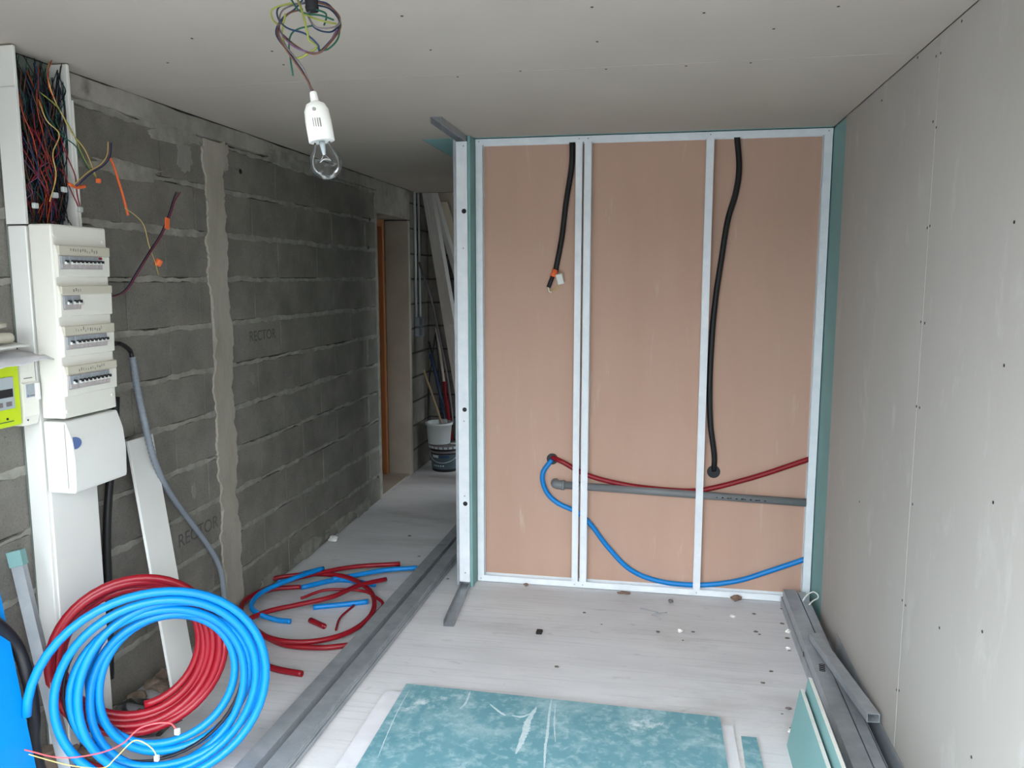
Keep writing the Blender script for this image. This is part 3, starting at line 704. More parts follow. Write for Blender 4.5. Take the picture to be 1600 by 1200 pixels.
# ------------------------------------------------------------------ things propped in the left corner
slab_obj('blue_board', (-1.865, 1.62, .0), (-2.0, 1.60, 1.17), (0, .372, 0), -.03, 'blue', 'tall bright blue board leaning on the block wall at the left edge', 'board', .003)
A, B = at(92,1163,1,2.12), at(22,868,1,2.17)
ls = thing('leaning_stud', 'slim steel stud with green wrapped top leaning beside the blue board', 'metal stud', tuple(A))
d = (B-A).normalized(); A0 = A - d*(A.z-.006)/d.z
poly = [(.012,.030),(.018,.030),(.018,0),(-.018,0),(-.018,.030),(-.012,.030)]
v, f = profile([(a_, -b_) for a_, b_ in poly], A0, B, (.95,.3,0), .0014); new('stud_body', v, f, 'galvdull', ls)
s = Vector((.95,.3,0)); s = (s-d*s.dot(d)).normalized(); u = s.cross(d)
def obox(c, ex, ey, ez, hx, hy, hz):
    return [c+ex*x*hx+ey*y*hy+ez*z*hz for x in (-1,1) for y in (-1,1) for z in (-1,1)]
new('wrapped_top', *bevelled(obox(B-d*.012-u*.015, s, u, d, .022, .020, .026), CUBE_F, .002), 'green', ls)
bcp = [(-1.91,1.70,.82),(-1.89,1.86,.735),at(20,1000,1,2.0),at(44,1060,1,2.02),at(53,1120,1,2.04),at(54,1170,1,2.05),(-1.885,2.055,.02)]
tag(tube('black_conduit', bcp, .019, 'black', seg=12), 'thick black conduit curving down to the rubble beside the blue board', 'conduit')
# pipe coils standing on edge against the trunking
CC = Vector((-1.615, 2.27, .352)); NN = Vector((.58,-.81,.06)).normalized(); UU = Vector((.81,.58,0)).normalized(); VV = NN.cross(UU)*-1
if VV.z < 0: VV = -VV
def coil_path(seq, start_q, c_off, depth0, depth1, sub=10, wob=.004, seed=0):
    """seq: radius at each quarter turn (clockwise seen from the room), start_q: starting quarter (0 right, 1 top, 2 left, 3 bottom)"""
    n = len(seq); P = []; rn = random.Random(seed)
    tot = (n-1)*sub
    for i in range(tot+1):
        k = min(i//sub, n-2); t = (i-k*sub)/sub
        r0, r1, r2_, r3 = seq[max(k-1,0)], seq[k], seq[k+1], seq[min(k+2,n-1)]
        r = .5*((2*r1)+(r2_-r0)*t+(2*r0-5*r1+4*r2_-r3)*t*t+(3*r1-r0-3*r2_+r3)*t**3)
        ang = math.pi/2*(start_q-(k+t))
        dep = depth0+(depth1-depth0)*i/tot+wob*math.sin(i*.21+seed)
        P.append(CC+UU*(c_off[0]+r*math.cos(ang))+VV*(c_off[1]+r*math.sin(ang))+NN*dep)
    return P
bs = [.375,.318,.332,.318,.306,.286,.302,.305,.240,.262,.318,.290,.264,.240,.266,.300,.207,.210,.286,.262,.182,.200,.240,.238,.212,.245]
tag(tube('blue_pipe_coil', coil_path(bs, 2, (0,0), .085, -.045, 12, .008, 1), .0138, 'blue', seg=10, raw=True, hollow=True), 'big coil of bright blue pipe standing on edge against the white trunking', 'pipe coil')
rs = [.272,.268,.275,.262,.255,.262,.27,.25,.235,.25,.262,.24,.218,.24,.25,.232,.205,.225,.24,.22,.19,.20]
tag(tube('red_pipe_coil', coil_path(rs, 0, (-.055,.060), -.085, -.145, 12, .008, 4), .0138, 'red', seg=10, raw=True, hollow=True), 'coil of red pipe standing on edge behind the big blue coil', 'pipe coil')
ks = [.276,.276,.276,.276,.272,.272,.276]
tag(tube('thin_black_lead', coil_path(ks, 1, (-.008,0), .002, -.004, 12, .002, 2), .005, 'wire_black', seg=8, raw=True), 'thin black lead threaded through the big blue coil', 'cable')
# red pipe piece and thin signal wires in front of the coil foot
tag(tube('red_pipe_offcut', [at(80,1185,2,.03), at(120,1190,2,.03), at(165,1204,2,.03)], .0135, 'red', seg=10), 'red pipe offcut on the rubble in front of the blue coil', 'pipe')
def onw(pts): return [at(x, y, 1, yy) for x, y, yy in pts]
w1 = thing('red_signal_wire', 'thin red wire with a clear plug hanging across the blue coil', 'wire', tuple(at(110,1185,1,2.0)))
tube('lead', onw([(2,1164,1.92),(40,1172,1.96),(95,1184,2.02),(150,1178,2.05),(190,1163,2.02),(215,1140,2.0),(240,1131,2.0),(265,1130,2.02),(276,1140,2.04)]), .0024, 'wire_pink', w1, seg=6)
c = at(277,1142,1,2.04); box('plug', (c.x-.008,c.y-.006,c.z-.012), (c.x+.008,c.y+.006,c.z+.008), 'bucketwhite', w1, .002)
w2 = thing('yellow_signal_wire', 'thin yellow wire with a clear plug hanging across the blue coil', 'wire', tuple(at(150,1195,1,2.0)))
tube('lead', onw([(20,1170,1.95),(60,1183,1.98),(110,1196,2.0),(160,1200,2.0),(180,1185,2.0),(205,1160,1.99),(220,1158,1.99),(238,1170,2.0),(245,1182,2.0)]), .0020, 'wire_yellow', w2, seg=6)
c = at(245,1184,1,2.0); box('plug', (c.x-.007,c.y-.006,c.z-.010), (c.x+.007,c.y+.006,c.z+.008), 'bucketwhite', w2, .002)
c = at(2,1162,1,1.92); tag(tube('black_cable_end', [c+Vector((-.10,-.03,.01)), c+Vector((.012,.004,0))], .011, 'black', seg=10), 'stub of black cable at the left edge feeding the thin wires', 'cable')
# rubble along the foot of the wall
def lump(c, r, seed, sq=.6):
    bm = bmesh.new(); bmesh.ops.create_icosphere(bm, subdivisions=2, radius=1)
    V = []
    for v in bm.verts:
        k = 1+.55*noise.noise(v.co*1.7+Vector((seed*3.3, seed, 0)))+.2*noise.noise(v.co*4+Vector((seed, 0, 2)))
        V.append(Vector(c)+Vector((v.co.x*k*r[0], v.co.y*k*r[1], v.co.z*k*r[2])))
    bm.verts.index_update(); F = [tuple(v.index for v in f.verts) for f in bm.faces]; bm.free()
    mz = min(v.z for v in V); return [v-Vector((0,0,mz-c[2])) for v in V], F
for i in range(16):
    p = at(8+i*9+random.uniform(-6,6), 1185+random.uniform(-14,22), 2, 0)
    s = random.uniform(.02, .05)
    tag(new('rubble_chunk', *lump((p.x, p.y, 0), (s*1.2, s, s*.8), i+20), 'dirt'), 'brown crumbly rubble chunk on the floor in the left corner', 'rubble', 'rubble in the left corner')
for i, (x, y) in enumerate(((120,1110),(150,1090),(190,1070),(235,1060),(255,1080))):
    p = at(x, y, 2, 0); tag(new('mortar_crumb', *lump((max(p.x, XL+.05), p.y, 0), (.04, .035, .02), i+70), 'dirt'), 'dusty mortar crumb on the floor behind the pipe coils', 'rubble', 'mortar crumbs behind the coils')
# clear bag with black fittings behind the coil
p = Vector((-1.84, 2.47, 0))
bgx = thing('plastic_bag', 'clear plastic bag holding black fittings behind the pipe coils', 'bag', tuple(p))
new('film', *lump((p.x, p.y, .002), (.13, .07, .07), 3), 'film', bgx, smooth=True)
new('black_fittings', *lump((p.x+.01, p.y, .012), (.062, .045, .04), 5), 'black', bgx, smooth=True)

# ------------------------------------------------------------------ second heap of pipe on the floor
def fl(pts, z=.016): return [at(x, y, 2, z+(p[0] if (p := ()) else 0)) for x, y in pts]
def flz(pts): return [at(x, y, 2, z) for x, y, z in pts]
heap = flz([(653,620,.02)][:0]+[(545,1008,.016),(500,1012,.016),(440,1006,.020),(395,980,.030),(368,948,.035),(374,925,.035),(410,908,.035),(470,898,.040),(535,900,.045),(575,920,.042),(585,945,.038),(572,970,.035),(535,992,.034),(480,1003,.036),(425,998,.045),(385,975,.055),(378,945,.060),(405,925,.062),(455,906,.06),(510,893,.055),(560,885,.05),(625,881,.045)])
tag(tube('red_pipe_heap', heap, .0125, 'red', seg=10, n=8, hollow=True), 'loose coil of red pipe lying flat on the floor by the block wall', 'pipe coil')
h2 = flz([(603,905,.045),(560,915,.06),(520,932,.06),(470,944,.050),(420,955,.045),(385,970,.035),(372,990,.014)])
tag(tube('red_pipe_length', h2, .0125, 'red', seg=10, hollow=True), 'pale end red pipe crossing through the loose red coil', 'pipe')
h3 = flz([(470,935,.04),(510,922,.055),(565,923,.045),(590,935,.035),(598,945,.025),(585,960,.016),(560,980,.014)])
tag(tube('thin_red_pipe', h3, .008, 'red', seg=8), 'thin red pipe bending around the right side of the loose coil', 'pipe')
for pts, r, m, lb in (
    ([(505,888,.075),(455,905,.085),(410,925,.075),(393,945,.06),(402,958,.045),(430,968,.02),(454,971,.016)], .0125, 'blue', 'blue pipe hooking round on top of the loose red coil'),
    ([(489,949,.014),(530,945,.014),(575,940,.014)], .0135, 'blue', 'straight blue pipe offcut lying inside the loose red coil'),
    ([(520,905,.028),(560,898,.028),(600,891,.03),(652,887,.03)], .0135, 'blue', 'blue pipe with open end pointing right beyond the red coil'),
    ([(435,908,.016),(470,897,.016),(500,889,.016)], .0125, 'blue', 'dark blue pipe lying behind the loose red coil at the wall'),
    ([(470,918,.016),(530,906,.016),(586,914,.016)], .0135, 'blue', 'blue pipe offcut under the back of the loose red coil'),
    ([(485,969,.0135),(507,979,.0135)], .0135, 'red', 'short stub of red pipe lying alone inside the loose coil'),
    ([(525,984,.010),(532,965,.012),(553,946,.014)], .006, 'red', 'thin curved red strip lying inside the loose coil'),
    ([(395,1032,.014),(430,1045,.014),(472,1053,.014)], .0135, 'red', 'red pipe end poking out beside the big blue coil'),
    ([(395,930,.03),(430,920,.03),(470,917,.03)], .0125, 'red', 'short red pipe in the left part of the loose coil')):
    tag(tube('pipe_offcut', flz(pts), r, m, seg=10, hollow=True), lb, 'pipe')

# ------------------------------------------------------------------ steel studs lying on the floor
def lying(name, A, B, w, h, label, m='galvdull', lip=.008, holes=True, text=None):
    """boxed lipped stud lying on the floor, web up"""
    A = Vector(A); B = Vector(B); d = (B-A).normalized(); s = d.cross(Vector((0,0,1))).normalized()
    t = .0015; outer = [(-w/2+lip, 0), (-w/2, 0), (-w/2, h), (w/2, h), (w/2, 0), (w/2-lip, 0)]
    inner = [(w/2-lip, t), (w/2-t, t), (w/2-t, h-t), (-w/2+t, h-t), (-w/2+t, t), (-w/2+lip, t)]
    ring = outer+inner; V = [E+s*p[0]+Vector((0,0,p[1])) for E in (A, B) for p in ring]; n = 12
    F = [(i,(i+1) % n, n+(i+1) % n, n+i) for i in range(n)]
    for e in (0, n): F += [(e+0,e+1,e+10,e+11),(e+1,e+2,e+9,e+10),(e+2,e+3,e+8,e+9),(e+3,e+4,e+7,e+8),(e+4,e+5,e+6,e+7)]
    return tag(new(name, V, F, m), label, 'metal stud')
lying('floor_stud', (-1.36, 1.35, 0), (-1.283, 4.60, 0), .066, .05, 'left long steel stud lying on the floor from the camera towards the corridor')
lying('floor_stud', (-1.282, 4.608, 0), (-1.262, 6.1, 0), .064, .05, 'far steel stud continuing the floor row behind the partition')
rb = thing('floor_stud_pair', 'right pair of nested steel studs lying along the floor next to the left one', 'metal stud', (-1.21, 3, 0))
def lyv(A, B, w, h):
    o = lying('nested_stud', A, B, w, h, 'x'); return o
for A, B, w, h in (((-1.262, 1.42, 0), (-1.182, 5.3, 0), .066, .048), ((-1.255, 1.40, 0), (-1.176, 5.32, 0), .060, .044)):
    o = lying('stud', A, B, w, h, 'x')
    for k in ('label','category'): del o[k]
    og = Vector(o['_og']); o.parent = rb; o.location = og-Vector(rb['_og'])
A = Vector((-1.222, 1.42, .0)); B = Vector((-1.142, 5.3, 0)); d = (B-A).normalized()
for off, z0_, z1_ in ((.0, .002, .010), (.004, .016, .024), (.001, .030, .036)):
    new('flange_rib', *prism([A+Vector((off-.004,0,z0_)), A+Vector((off,0,z0_)), A+Vector((off,0,z1_)), A+Vector((off-.004,0,z1_))], A, B), 'galvdull', rb)

# ------------------------------------------------------------------ steel stack along the right wall
def rstud(name, x0, x1, y0, y1, z, h, label, skew=0.0, m='galvdull'):
    o = lying(name, ((x0+x1)/2-skew/2, y0, z), ((x0+x1)/2+skew/2, y1, z), x1-x0, h, label, m); return o
s1 = rstud('stacked_stud', .653, .717, 1.2, 4.115, .051, .049, 'upper stamped steel stud at the front of the stack along the right wall')
rstud('stacked_stud', .648, .716, 1.2, 4.14, .0, .050, 'lower steel stud under the stamped one in the right wall stack')
rstud('stacked_stud', .722, .760, 1.3, 4.10, .0, .098, 'narrow steel stud in the middle of the stack along the right wall')
place_text('stamped_lettering', '0000', .034, at(1284,1043,2,.1012), (-.15,-1,0), (1,-.15,0), 'wire_black', s1)
p = at(1255,1036,0,.648); new('slot_hole', *disc((.6478, p.y, .06), .012, (-1,0,0), .0012, 12), 'wire_black', s1)
# open channel against the wall
V = []; w, h = .034, .10; poly = [(0,h),(0,0),(w,0),(w,h+.03)]; ring = poly+[(w-.0016,h+.03),(w-.0016,.0016),(.0016,.0016),(.0016,h)]
for y in (1.2, 3.55):
    for q in ring: V.append((.7635+q[0], y, q[1]))
F = [(i,(i+1) % 8, 8+(i+1) % 8, 8+i) for i in range(8)]
for e in (0, 8): F += [(e+0,e+1,e+6,e+7),(e+1,e+2,e+5,e+6),(e+2,e+3,e+4,e+5)]
tag(new('open_channel', V, F, 'galvdull'), 'open steel channel set upright tight against the right wall', 'metal track')
# short hollow section resting slantwise on the stack
A, B = Vector((.765, 2.80, .158)), Vector((.700, 3.53, .118)); d = (B-A).normalized(); s = d.cross(Vector((0,0,1))).normalized(); u = s.cross(d)
w, h, t = .0215, .0155, .002; ring = []
for sx_, sz_ in ((-1,-1),(1,-1),(1,1),(-1,1)): ring.append((sx_*w, sz_*h))
V = []
for E in (A, B):
    for q in ring: V.append(E+s*q[0]+u*q[1])
    for q in ring: V.append(E+s*(q[0]-math.copysign(t, q[0]))+u*(q[1]-math.copysign(t, q[1])))
F = []
for k in range(4):
    k2 = (k+1) % 4; F += [(k,k2,8+k2,8+k), (4+k,4+k2,12+k2,12+k), (k,k2,4+k2,4+k), (8+k,8+k2,12+k2,12+k)]
tag(new('hollow_section', V, F, 'galvdull'), 'short rectangular steel tube lying slantwise on top of the right wall stack', 'metal tube')
wp = [at(1254,941,1,3.98), at(1260,931,1,3.98), at(1270,925,1,3.98), at(1280,929,1,3.97), at(1282,935,1,3.96), at(1270,939,1,3.94), at(1264,946,1,3.93)]
for q in wp: q.x = min(q.x, XR-.008)
wp[0].z = .098; wp[-1].z = .100
tag(tube('white_wire_loop', wp, .0035, 'white', seg=6), 'short white wire loop sticking up from the right wall stack', 'wire')

# green boards leaning on the stack
def gboard(name, x0, y1, dx, zt, length, label):
    o = thing(name, label, 'plasterboard', (x0, y1-length/2, 0))
    A = Vector((x0, y1, .0)); B = Vector((x0+dx, y1, zt)); L = Vector((0,-length,0)); up = (B-A); t = up.cross(L).normalized()*.0125
    if t.x < 0: t = -t
    new('core', *prism([A, B, B+t, A+t], (0,0,0), L), 'gypsum', o)
    f = t.normalized()*.0009
    A2, B2 = A-f, B-f
    new('face', *prism([A2, B2-up*.004, B-up*.004, A], (0,0,0), L), 'green', o)
    new('face', *prism([A+t, B+t-up*.004, B+t+f-up*.004, A+t+f], (0,0,0), L), 'green', o)
gboard('leaning_board', .489, 2.84, .036, .222, 1.4, 'shorter front green plasterboard strip leaning towards the right wall stack')
gboard('leaning_board', .519, 2.86, .036, .258, 1.4, 'taller rear green plasterboard strip leaning towards the right wall stack')

# ------------------------------------------------------------------ sheets lying in the foreground
def flat(name, pts, z0, z1, core, face, label):
    o = thing(name, label, 'plasterboard', ((pts[0][0]+pts[2][0])/2, (pts[0][1]+pts[2][1])/2, z0))
    v, f = prism([(x, y, z0) for x, y in pts], (0,0,z0), (0,0,z1-.0008)); new('core', v, f, core, o)
    v, f = prism([(x, y, z1-.0008) for x, y in pts], (0,0,0), (0,0,.0008)); new('face', v, f, face, o); return o
TLx = at(635,1068,2,.027); TRx = at(1125,1120,2,.027)
dirL = Vector((.012,-1,0)); dirR = Vector((.012,-1,0))
pts = [(TLx.x, TLx.y), (TRx.x, TRx.y), (TRx.x+dirR.x*1.5, TRx.y-1.5), (TLx.x+dirL.x*1.5, TLx.y-1.5)]
flat('lower_sheet', [(TLx.x-.075, TLx.y-.045), (TRx.x+.045, TRx.y-.035), (TRx.x+.06, TRx.y-1.45), (TLx.x-.06, TLx.y-1.45)], .0, .0132, 'gypsum', 'paper', 'grey plasterboard sheet mostly hidden under the big green sheet')
gs = flat('green_sheet', pts, .0135, .027, 'gypsum', 'greendust', 'big dusty green plasterboard sheet lying on the floor in the foreground')
def smear(path, w, seed):
    P = [at(x, y, 2, .027) for x, y in path]; P = spline(P, 14); n = len(P); V = []
    for i, q in enumerate(P):
        t_ = (P[min(i+1,n-1)]-P[max(i-1,0)]).normalized(); sd = Vector((-t_.y, t_.x, 0))
        e = math.sin(math.pi*(i+.3)/(n+.0))**.5
        for k in (-1, 1):
            V.append(q+sd*k*w*e*(.55+.9*abs(noise.noise(Vector((i*.37, seed, k*3)))))+Vector((0,0,.0001)))
    m = len(V); V += [v+Vector((0,0,.0007)) for v in V]; F = []
    for i in range(n-1):
        a0 = 2*i; F += [(a0,a0+1,a0+3,a0+2), (m+a0,m+a0+1,m+a0+3,m+a0+2), (a0,a0+2,m+a0+2,m+a0), (a0+1,a0+3,m+a0+3,m+a0+1)]
    return new('plaster_smear', V, F, 'smear', gs)
for i, (pth, w) in enumerate((([(862,1092),(858,1115),(856,1140),(852,1170),(850,1205)], .007), ([(838,1105),(825,1128),(818,1150),(806,1178)], .016), ([(735,1080),(728,1098),(718,1108)], .005),
                              ([(765,1100),(780,1112),(790,1118)], .006), ([(640,1078),(622,1110),(604,1150),(590,1185)], .0025), ([(868,1100),(866,1130),(868,1160)], .003), ([(800,1118),(815,1120),(830,1115)], .006))):
    smear(pth, w, i*3.1)
a_, b_, c_, d_ = (at(x, y, 2, .013) for x, y in ((1158,1150),(1182,1152),(1191,1200),(1160,1200)))
flat('green_offcut', [(a_.x,a_.y),(b_.x,b_.y),(b_.x+.004,b_.y-.32),(a_.x-.006,a_.y-.32)], .0, .013, 'gypsum', 'greendust', 'narrow green plasterboard offcut lying right of the big sheet')

# ------------------------------------------------------------------ pendant bulb
LY = 1.45
pb = thing('pendant_bulb', 'bare clear light bulb hanging in a white socket from coiled wires', 'light bulb', tuple(at(482,0,1,LY)))
top = at(484,-10,1,LY)
tube('conduit_sleeve', [Vector((top.x-.002, LY, 2.4)), top+Vector((0,0,.05)), at(488,18,1,LY)], lambda i, n: .0115+(.0014 if i % 2 else 0), 'wire_black', pb, seg=10, n=12)
s0 = at(489.5,145,1,LY); s1_ = at(503,221,1,LY); ax = (s1_-s0).normalized()
def along(px_, py_): return at(px_, py_, 1, LY)
L_ = (s1_-s0).length
new('cord_grip', *lathe([(.0055,0),(.0065,.002),(.0085,.022)], s0-ax*.002, ax, 18), 'white', pb, smooth=True)
new('socket', *lathe([(.009,.017),(.017,.021),(.0225,.033),(.0235,.050),(.0238,.051),(.0238,L_),(.020,L_)], s0, ax, 28), 'white', pb, smooth=True)
sk = s0+ax*.055; side = ax.cross(Vector((0,1,0))).normalized(); fwd = side.cross(ax)
for i in range(4):
    c = s0+ax*.058+Vector((.004+.0042*(i-1),-.0232+abs(i-.5)*.0006,0)); new('vent_slot', obox(c, side, fwd, ax, .0006, .002, .008), CUBE_F, 'pencil', pb)
new('screw_hole', *disc(s0+ax*.034+Vector((.005,-.0215,0)), .0035, (0,-1,0), .002, 10), 'pencil', pb)
bprof = [(.013,0),(.0145,.004),(.0175,.012),(.0235,.022),(.0285,.032),(.0302,.042),(.0285,.053),(.0225,.064),(.012,.0715),(.003,.0735)]
bo = s0+ax*(L_-.003)
blb = new('bulb', *lathe(bprof, bo, ax, 32), 'bulbglass', pb, smooth=True)
new('glass_stem', *lathe([(.006,.0),(.0045,.012),(.003,.026)], bo+ax*.002, ax, 12), 'labelpale', blb, smooth=True)
a1 = bo+ax*.026; f1 = a1+ax*.014+side*.011; f2 = a1+ax*.014-side*.011
tube('support_wire', [a1, f1], .0006, 'tungsten', blb, seg=5, n=2); tube('support_wire', [a1, f2], .0006, 'tungsten', blb, seg=5, n=2)
tube('filament', [f1, f1*.66+f2*.34-ax*.004, f1*.34+f2*.66-ax*.004, f2], .0010, 'tungsten', blb, seg=5, n=6)
def lw(m, pts, r=.0017):
    P = [at(400+x/4.14, y/4.14, 1, LY+(p_[0] if p_ else 0)) for x, y, *p_ in pts]; return tube('wire', P, r, m, pb, seg=6, n=8)
lw('wire_grey', [(330,10),(180,60,.02),(150,150,.01),(160,250,-.01),(290,420,-.01),(330,500),(365,590)])
lw('wire_blue', [(300,0),(250,60,.02),(170,120,.02),(130,220,.01),(220,350,-.01),(300,460),(350,560),(362,590)])
lw('wire_brown', [(150,170),(140,220,-.015),(200,330,-.02),(300,470,-.005),(370,590)])
lw('wire_blue', [(330,20),(160,40,.03),(140,110,.02),(200,180,-.02),(320,220,-.03),(400,290,-.03),(415,330,-.02),(500,240,.0),(545,150,.02),(480,60,.03),(380,30,.01),(330,0)])
lw('wire_grey', [(360,10),(470,40,.02),(540,110,.02),(520,170,-.01),(400,180,-.03),(340,110,-.02),(350,60),(340,0)], .0019)
lw('wire_brown', [(300,60),(210,90,.02),(150,170,.03),(190,240,.01),(320,335,-.02),(410,340,-.03),(510,240,-.01),(548,160,.01),(500,60,.02),(370,0)])
lw('wire_green', [(230,0),(270,60,-.02),(330,90,-.02),(420,100,-.01),(505,130,0)])
lw('wire_green', [(350,50),(440,80,-.01),(455,110),(440,165)])
lw('wire_green', [(545,150,.01),(530,250,.0),(470,315,-.01),(420,325,-.02),(400,310,-.02)])
lw('wire_green', [(370,165,-.01),(280,185,-.01),(230,220),(213,290),(225,400),(240,490)])
lw('wire_lime', [(270,0,-.01),(300,80,-.03),(330,200,-.035),(345,260,-.03),(395,300,-.02),(330,350,-.02),(270,375,-.01),(210,340),(170,220),(190,90)], .0019)
lw('wire_lime', [(300,85,-.02),(380,120,-.02),(470,145,-.01),(520,155)])
lw('wire_lime', [(240,20),(150,40,.01),(100,70,.01),(110,130,.01),(150,165)])
lw('wire_blue', [(350,130,-.01),(380,180,-.02),(440,205,-.01),(500,200),(540,140,.02),(470,30,.02),(370,5)])
lw('wire_purple', [(140,160),(180,240,-.01),(260,310,-.02),(390,345,-.02),(460,300,-.01),(525,190)])

# ------------------------------------------------------------------ far end of the corridor
sb = thing('conduit_switches', 'two grey switch boxes with twin conduits on the far block wall', 'switch', (XL, 6.66, 1.18))
for z in (1.18, 1.268): 
    bx = box('switch_box', (XL+.0, 6.60, z), (XL+.045, 6.735, z+.082), 'conduitgrey', sb, .006); box('rocker', (XL+.045, 6.635, z+.015), (XL+.050, 6.70, z+.067), 'pipegrey', bx, .002)
for y in (6.615, 6.725): tube('conduit', [(XL+.012, y, 1.35), (XL+.012, y, 2.6)], .0105, 'bucketwhite', sb, seg=8, n=2)
def tp(x, y, yy): return at(x, y, 1, yy)
def leanboard(name, top, bot, yy0, yy1, w, t, m, label, cat):
    """board whose near narrow edge is seen: top/bottom pixels of its left face line; width runs back in depth"""
    A = tp(bot[0], bot[1], yy0); B = tp(top[0], top[1], yy1); d = B-A; A = A - d*(A.z-.004)/d.z
    Bx = A+(B-A)*1.10; wv = Vector((w, .05, 0)); 
    return slab_obj(name, A, Bx, wv, -t, m, label, cat, .002)
leanboard('white_trim_board', (659,300), (718,660), 6.50, 6.72, .018, .035, 'trimwhite', 'leftmost long white trim board leaning at the corridor end', 'board')
leanboard('white_trim_board', (664,300), (724,660), 6.47, 6.72, .018, .035, 'trimwhite', 'second long white trim board leaning at the corridor end', 'board')
leanboard('white_trim_board', (669,302), (731,660), 6.44, 6.72, .018, .035, 'trimwhite', 'third long white trim board leaning at the corridor end', 'board')
leanboard('narrow_white_lath', (704,530), (722,660), 6.30, 6.36, .016, .05, 'trimwhite', 'shorter white lath leaning in front of the long trim boards', 'board')
leanboard('white_trim_board', (675,316), (735,520), 6.62, 6.76, .02, .05, 'trimwhite', 'trim board leaning between the white boards and the wide cream panel', 'board')
A = tp(752,560,6.78); B = tp(678,316,6.80); slab_obj('cream_panel', A-(B-A)*1.05, B, (.115,.02,.0), -.018, 'laminate', 'wide cream laminate panel leaning behind the white trim boards', 'panel')
A = tp(742,560,6.90); B = tp(676,270,6.92); slab_obj('cream_panel', A-(B-A)*.9, B, (.13,.02,.0), -.018, 'laminate', 'taller cream laminate panel leaning furthest back at the corridor end', 'panel')
A = tp(760,560,6.95); B = tp(697,290,6.97); slab_obj('brown_panel', A-(B-A)*.8, B, (.22,.01,.0), -.018, 'strip', 'tan panel leaning on the end wall right of the cream panels', 'panel')
# buckets
p = at(692,737,2,0); bc_ = Vector((p.x, p.y+.10, 0))
bk = thing('paint_bucket', 'black printed paint bucket with a pale lid standing on the floor', 'bucket', tuple(bc_))
new('body', *lathe([(.118,0),(.122,.004),(.135,.20),(.135,.215)], bc_, seg=32), 'black', bk, smooth=True)
new('rim', *lathe([(.137,.168),(.142,.17),(.142,.182),(.137,.184)], bc_, seg=32), 'wire_grey', bk, smooth=True)
lid = new('lid', *lathe([(.141,.205),(.145,.207),(.145,.232),(.139,.237),(.13,.234),(.02,.234)], bc_, seg=32), 'wire_grey', bk, smooth=True)
new('lid_tab', *lathe([(.03,0),(.03,.006)], bc_+Vector((.075,-.01,.234)), seg=16), 'bucketwhite', lid)
for i in range(9):
    a = math.radians(-160+i*17); c = bc_+Vector((.146*math.cos(a), .146*math.sin(a), .216))
    e = Vector((-math.sin(a), math.cos(a), 0)); r_ = Vector((math.cos(a), math.sin(a), 0)); new('lid_clip', obox(c, e, r_, Vector((0,0,1)), .014, .002, .009), CUBE_F, 'labelpale', lid)
def wrap(a0, a1, z0_, z1_, r0, r1, m, name, par, n=10):
    V = []; F = []
    for i in range(n+1):
        a = math.radians(a0+(a1-a0)*i/n)
        for rr, z in ((r0, z0_), (r1, z1_)): V.append(bc_+Vector((rr*math.cos(a), rr*math.sin(a), z)))
    for i in range(n): F.append((2*i, 2*i+2, 2*i+3, 2*i+1))
    return new(name, V, F, m, par, smooth=True)
wrap(-150, -20, .025, .155, .1262, .1335, 'labelteal', 'label', bk)
wrap(-132, -104, .128, .150, .1330, .1342, 'labelpale', 'label_print', bk); wrap(-100, -62, .126, .150, .1330, .1342, 'dkblue', 'label_print', bk)
for i in range(5): wrap(-128+i*10, -122+i*10, .05, .062, .1285, .1292, 'labelpale', 'label_print', bk, 2)
tube('handle', [bc_+Vector((.137*math.cos(t), .137*math.sin(t), .175-.09*math.sin((t+math.radians(175))*180/170))) for t in [math.radians(-175+17*i) for i in range(11)]], .003, 'labelpale', bk, seg=6, n=3)
wc = bc_+Vector((-.055, -.01, .2375))
wb_ = thing('white_bucket', 'white plastic bucket with a trowel stacked on the black paint bucket', 'bucket', tuple(wc))
new('body', *lathe([(.094,0),(.098,.004),(.112,.165),(.122,.166),(.122,.186),(.116,.188),(.110,.18),(.100,.03),(.02,.03)], wc, seg=32), 'bucketwhite', wb_, smooth=True)
new('plaster_residue', *lathe([(.105,.135),(.10,.15),(.06,.158),(.02,.162)], wc, seg=20), 'dirt', wb_, smooth=True)
tl = thing('trowel', 'plastering trowel with wooden handle standing in the white bucket', 'trowel', tuple(wc+Vector((0,0,.15))))
tube('handle', [wc+Vector((.03,0,.16)), tp(678,625,6.65), tp(662,578,6.62)], .010, 'woodhandle', tl, seg=8)
new('blade', *bevelled(boxv(wc+Vector((.0,-.01,.14)), wc+Vector((.075,.004,.215))), CUBE_F, .003), 'galvdull', tl)
# long handled tools leaning in the corner
def tool(name, pts, yy, r, m, label, cat):
    P = [tp(x, y, q) for (x, y), q in zip(pts, yy)]; return tube(name, P, r, m, None, seg=8) if label is None else tag(tube(name, P, r, m, seg=8), label, cat)
br = thing('long_broom', 'broom with pale wooden handle and red lower sleeve in the corridor corner', 'broom', tuple(tp(702,690,6.8)))
tube('handle', [tp(682,512,6.92), tp(694,598,6.82)], .012, 'laminate', br, seg=8, n=3); tube('red_sleeve', [tp(694,596,6.82), tp(703,668,6.88), tp(709,708,6.92)], .016, 'red', br, seg=8, n=3)
c = tp(711,716,6.94); new('brush_head', *bevelled(boxv((c.x-.06, c.y-.03, .0), (c.x+.10, c.y+.03, .09)), CUBE_F, .008), 'dirt', br)
hn = tool('blue_handled_tool', [(672,553),(682,590),(692,640),(699,690)], [6.93,6.90,6.86,6.84], .014, 'dkblue', 'tool with a dark blue handle leaning behind the white bucket', 'tool')
tool('black_handled_tool', [(670,534),(676,556),(686,610),(692,680)], [6.97,6.96,6.94,6.92], .009, 'black', 'slim black handle leaning behind the blue handled tool', 'tool')
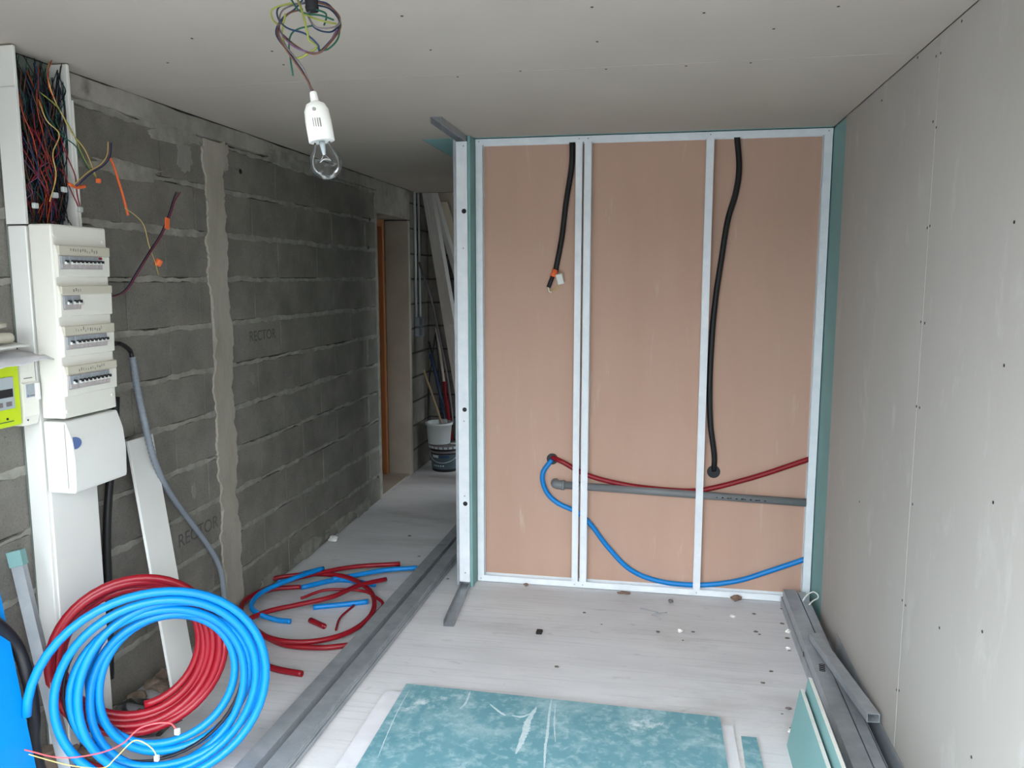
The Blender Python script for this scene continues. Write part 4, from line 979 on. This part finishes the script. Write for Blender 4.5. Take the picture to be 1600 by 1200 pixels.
tool('grey_pole', [(655,410),(672,462),(686,525),(699,590),(708,660)], [6.66,6.80,6.86,6.84,6.80], .010, 'wire_grey', 'long grey pole leaning along the left of the white boards', 'pole')
rk = thing('garden_rake', 'metal rake with curled tines hanging low behind the buckets', 'rake', tuple(tp(690,640,6.95)))
tube('handle', [tp(681,520,6.98), tp(686,580,6.96), tp(688,640,6.94)], .008, 'wire_black', rk, seg=8, n=3)
for i in range(6):
    q = tp(684+i*1.5, 622+i*7, 6.90); tube('tine', [q, q+Vector((.035,-.03,.012)), q+Vector((.06,-.04,-.005)), q+Vector((.062,-.04,-.03))], .004, 'wire_grey', rk, seg=5, n=4)
st = thing('folding_stand', 'thin dark folding stand legs standing behind the tools', 'stand', tuple(tp(678,560,6.98)))
tube('leg', [tp(680,523,6.985), tp(674,570,6.97), tp(670,604,6.96), tp(668,690,6.95)], .006, 'wire_black', st, seg=6, n=3); tube('leg', [tp(680,523,6.985), tp(690,590,6.97), tp(698,690,6.95)], .006, 'wire_black', st, seg=6, n=3)
bl_ = tool('blue_tube', [(708,530),(716,575),(722,610)], [6.75,6.72,6.70], .018, 'dkblue', 'short dark blue tube tucked behind the white lath', 'tube')

# ------------------------------------------------------------------ scraps on the floor
def scrap(name, x, y, r, m, label, cat, seed, group=None):
    p = at(x, y, 2, 0); return tag(new(name, *lump((p.x, p.y, 0), r, seed), m), label, cat, group)
p = at(842,989,2,0); tag(box('black_chip', (p.x-.012,p.y-.018,0), (p.x+.016,p.y+.018,.012), 'black', None, .002), 'small black chip lying alone in the middle of the concrete floor', 'chip')
scrap('crumpled_paper', 521, 847, (.03,.03,.022), 'white', 'crumpled white paper scrap on the floor beside the block wall', 'paper', 41)
scrap('dust_ball', 1150, 939, (.030,.018,.016), 'dust', 'brown dust ball at the bottom track below the third stud', 'dust', 42)
scrap('dust_ball', 975, 928, (.040,.015,.006), 'dust', 'flat brown dust ball at the bottom track below the middle panel', 'dust', 43)
scrap('dust_ball', 822, 916, (.014,.012,.008), 'dust', 'tiny brown dust ball at the bottom track below the left panel', 'dust', 44)
scrap('floor_pebble', 1048, 942, (.013,.012,.010), 'wire_grey', 'grey pebble on the floor near the loose screws', 'pebble', 45)
for i, (a0, a1, lb) in enumerate((((1000,951),(1028,957),'longest of three loose screws lying on the floor below the frame'), ((1022,959),(1042,957),'bright tipped loose screw on the floor right of the longest one'), ((1018,961),(1031,966),'short loose screw lying nearest of the three on the floor'))):
    q0, q1 = at(*a0,2,.004), at(*a1,2,.004); tag(tube('loose_screw', [q0, q1], lambda i_, n_: .0045 if i_ == n_-1 else .0025, 'galvdull', seg=6, n=6), lb, 'screw')
for i, (x, y) in enumerate(((1178,960),(1222,952),(1222,975),(1230,998),(1233,1017),(1187,992),(1181,988),(1067,1001),(1028,988),(1083,988),(1222,1116),(1232,1108),(1238,1140),(1205,1050),(1192,1068),(870,1043),(940,976),(913,958),(700,905),(640,838),(655,870))):
    s = random.uniform(.003, .008)
    scrap('floor_crumb', x, y, (s*1.5, s, s*.45), 'grit', 'small dark crumb scattered on the concrete floor', 'crumb', 50+i, 'crumbs scattered on the floor')
for i, (x, y) in enumerate(((1231,989),(1231,1016),(1063,989),(1145,965),(1236,1146))):
    s = random.uniform(.006, .010)
    scrap('plaster_crumb', x, y, (s*1.4, s, s), 'gypsum', 'small white plaster crumb on the concrete floor near the stack', 'crumb', 80+i, 'plaster crumbs near the stack')
for o in bpy.data.objects:
    if '_og' in o: del o['_og']
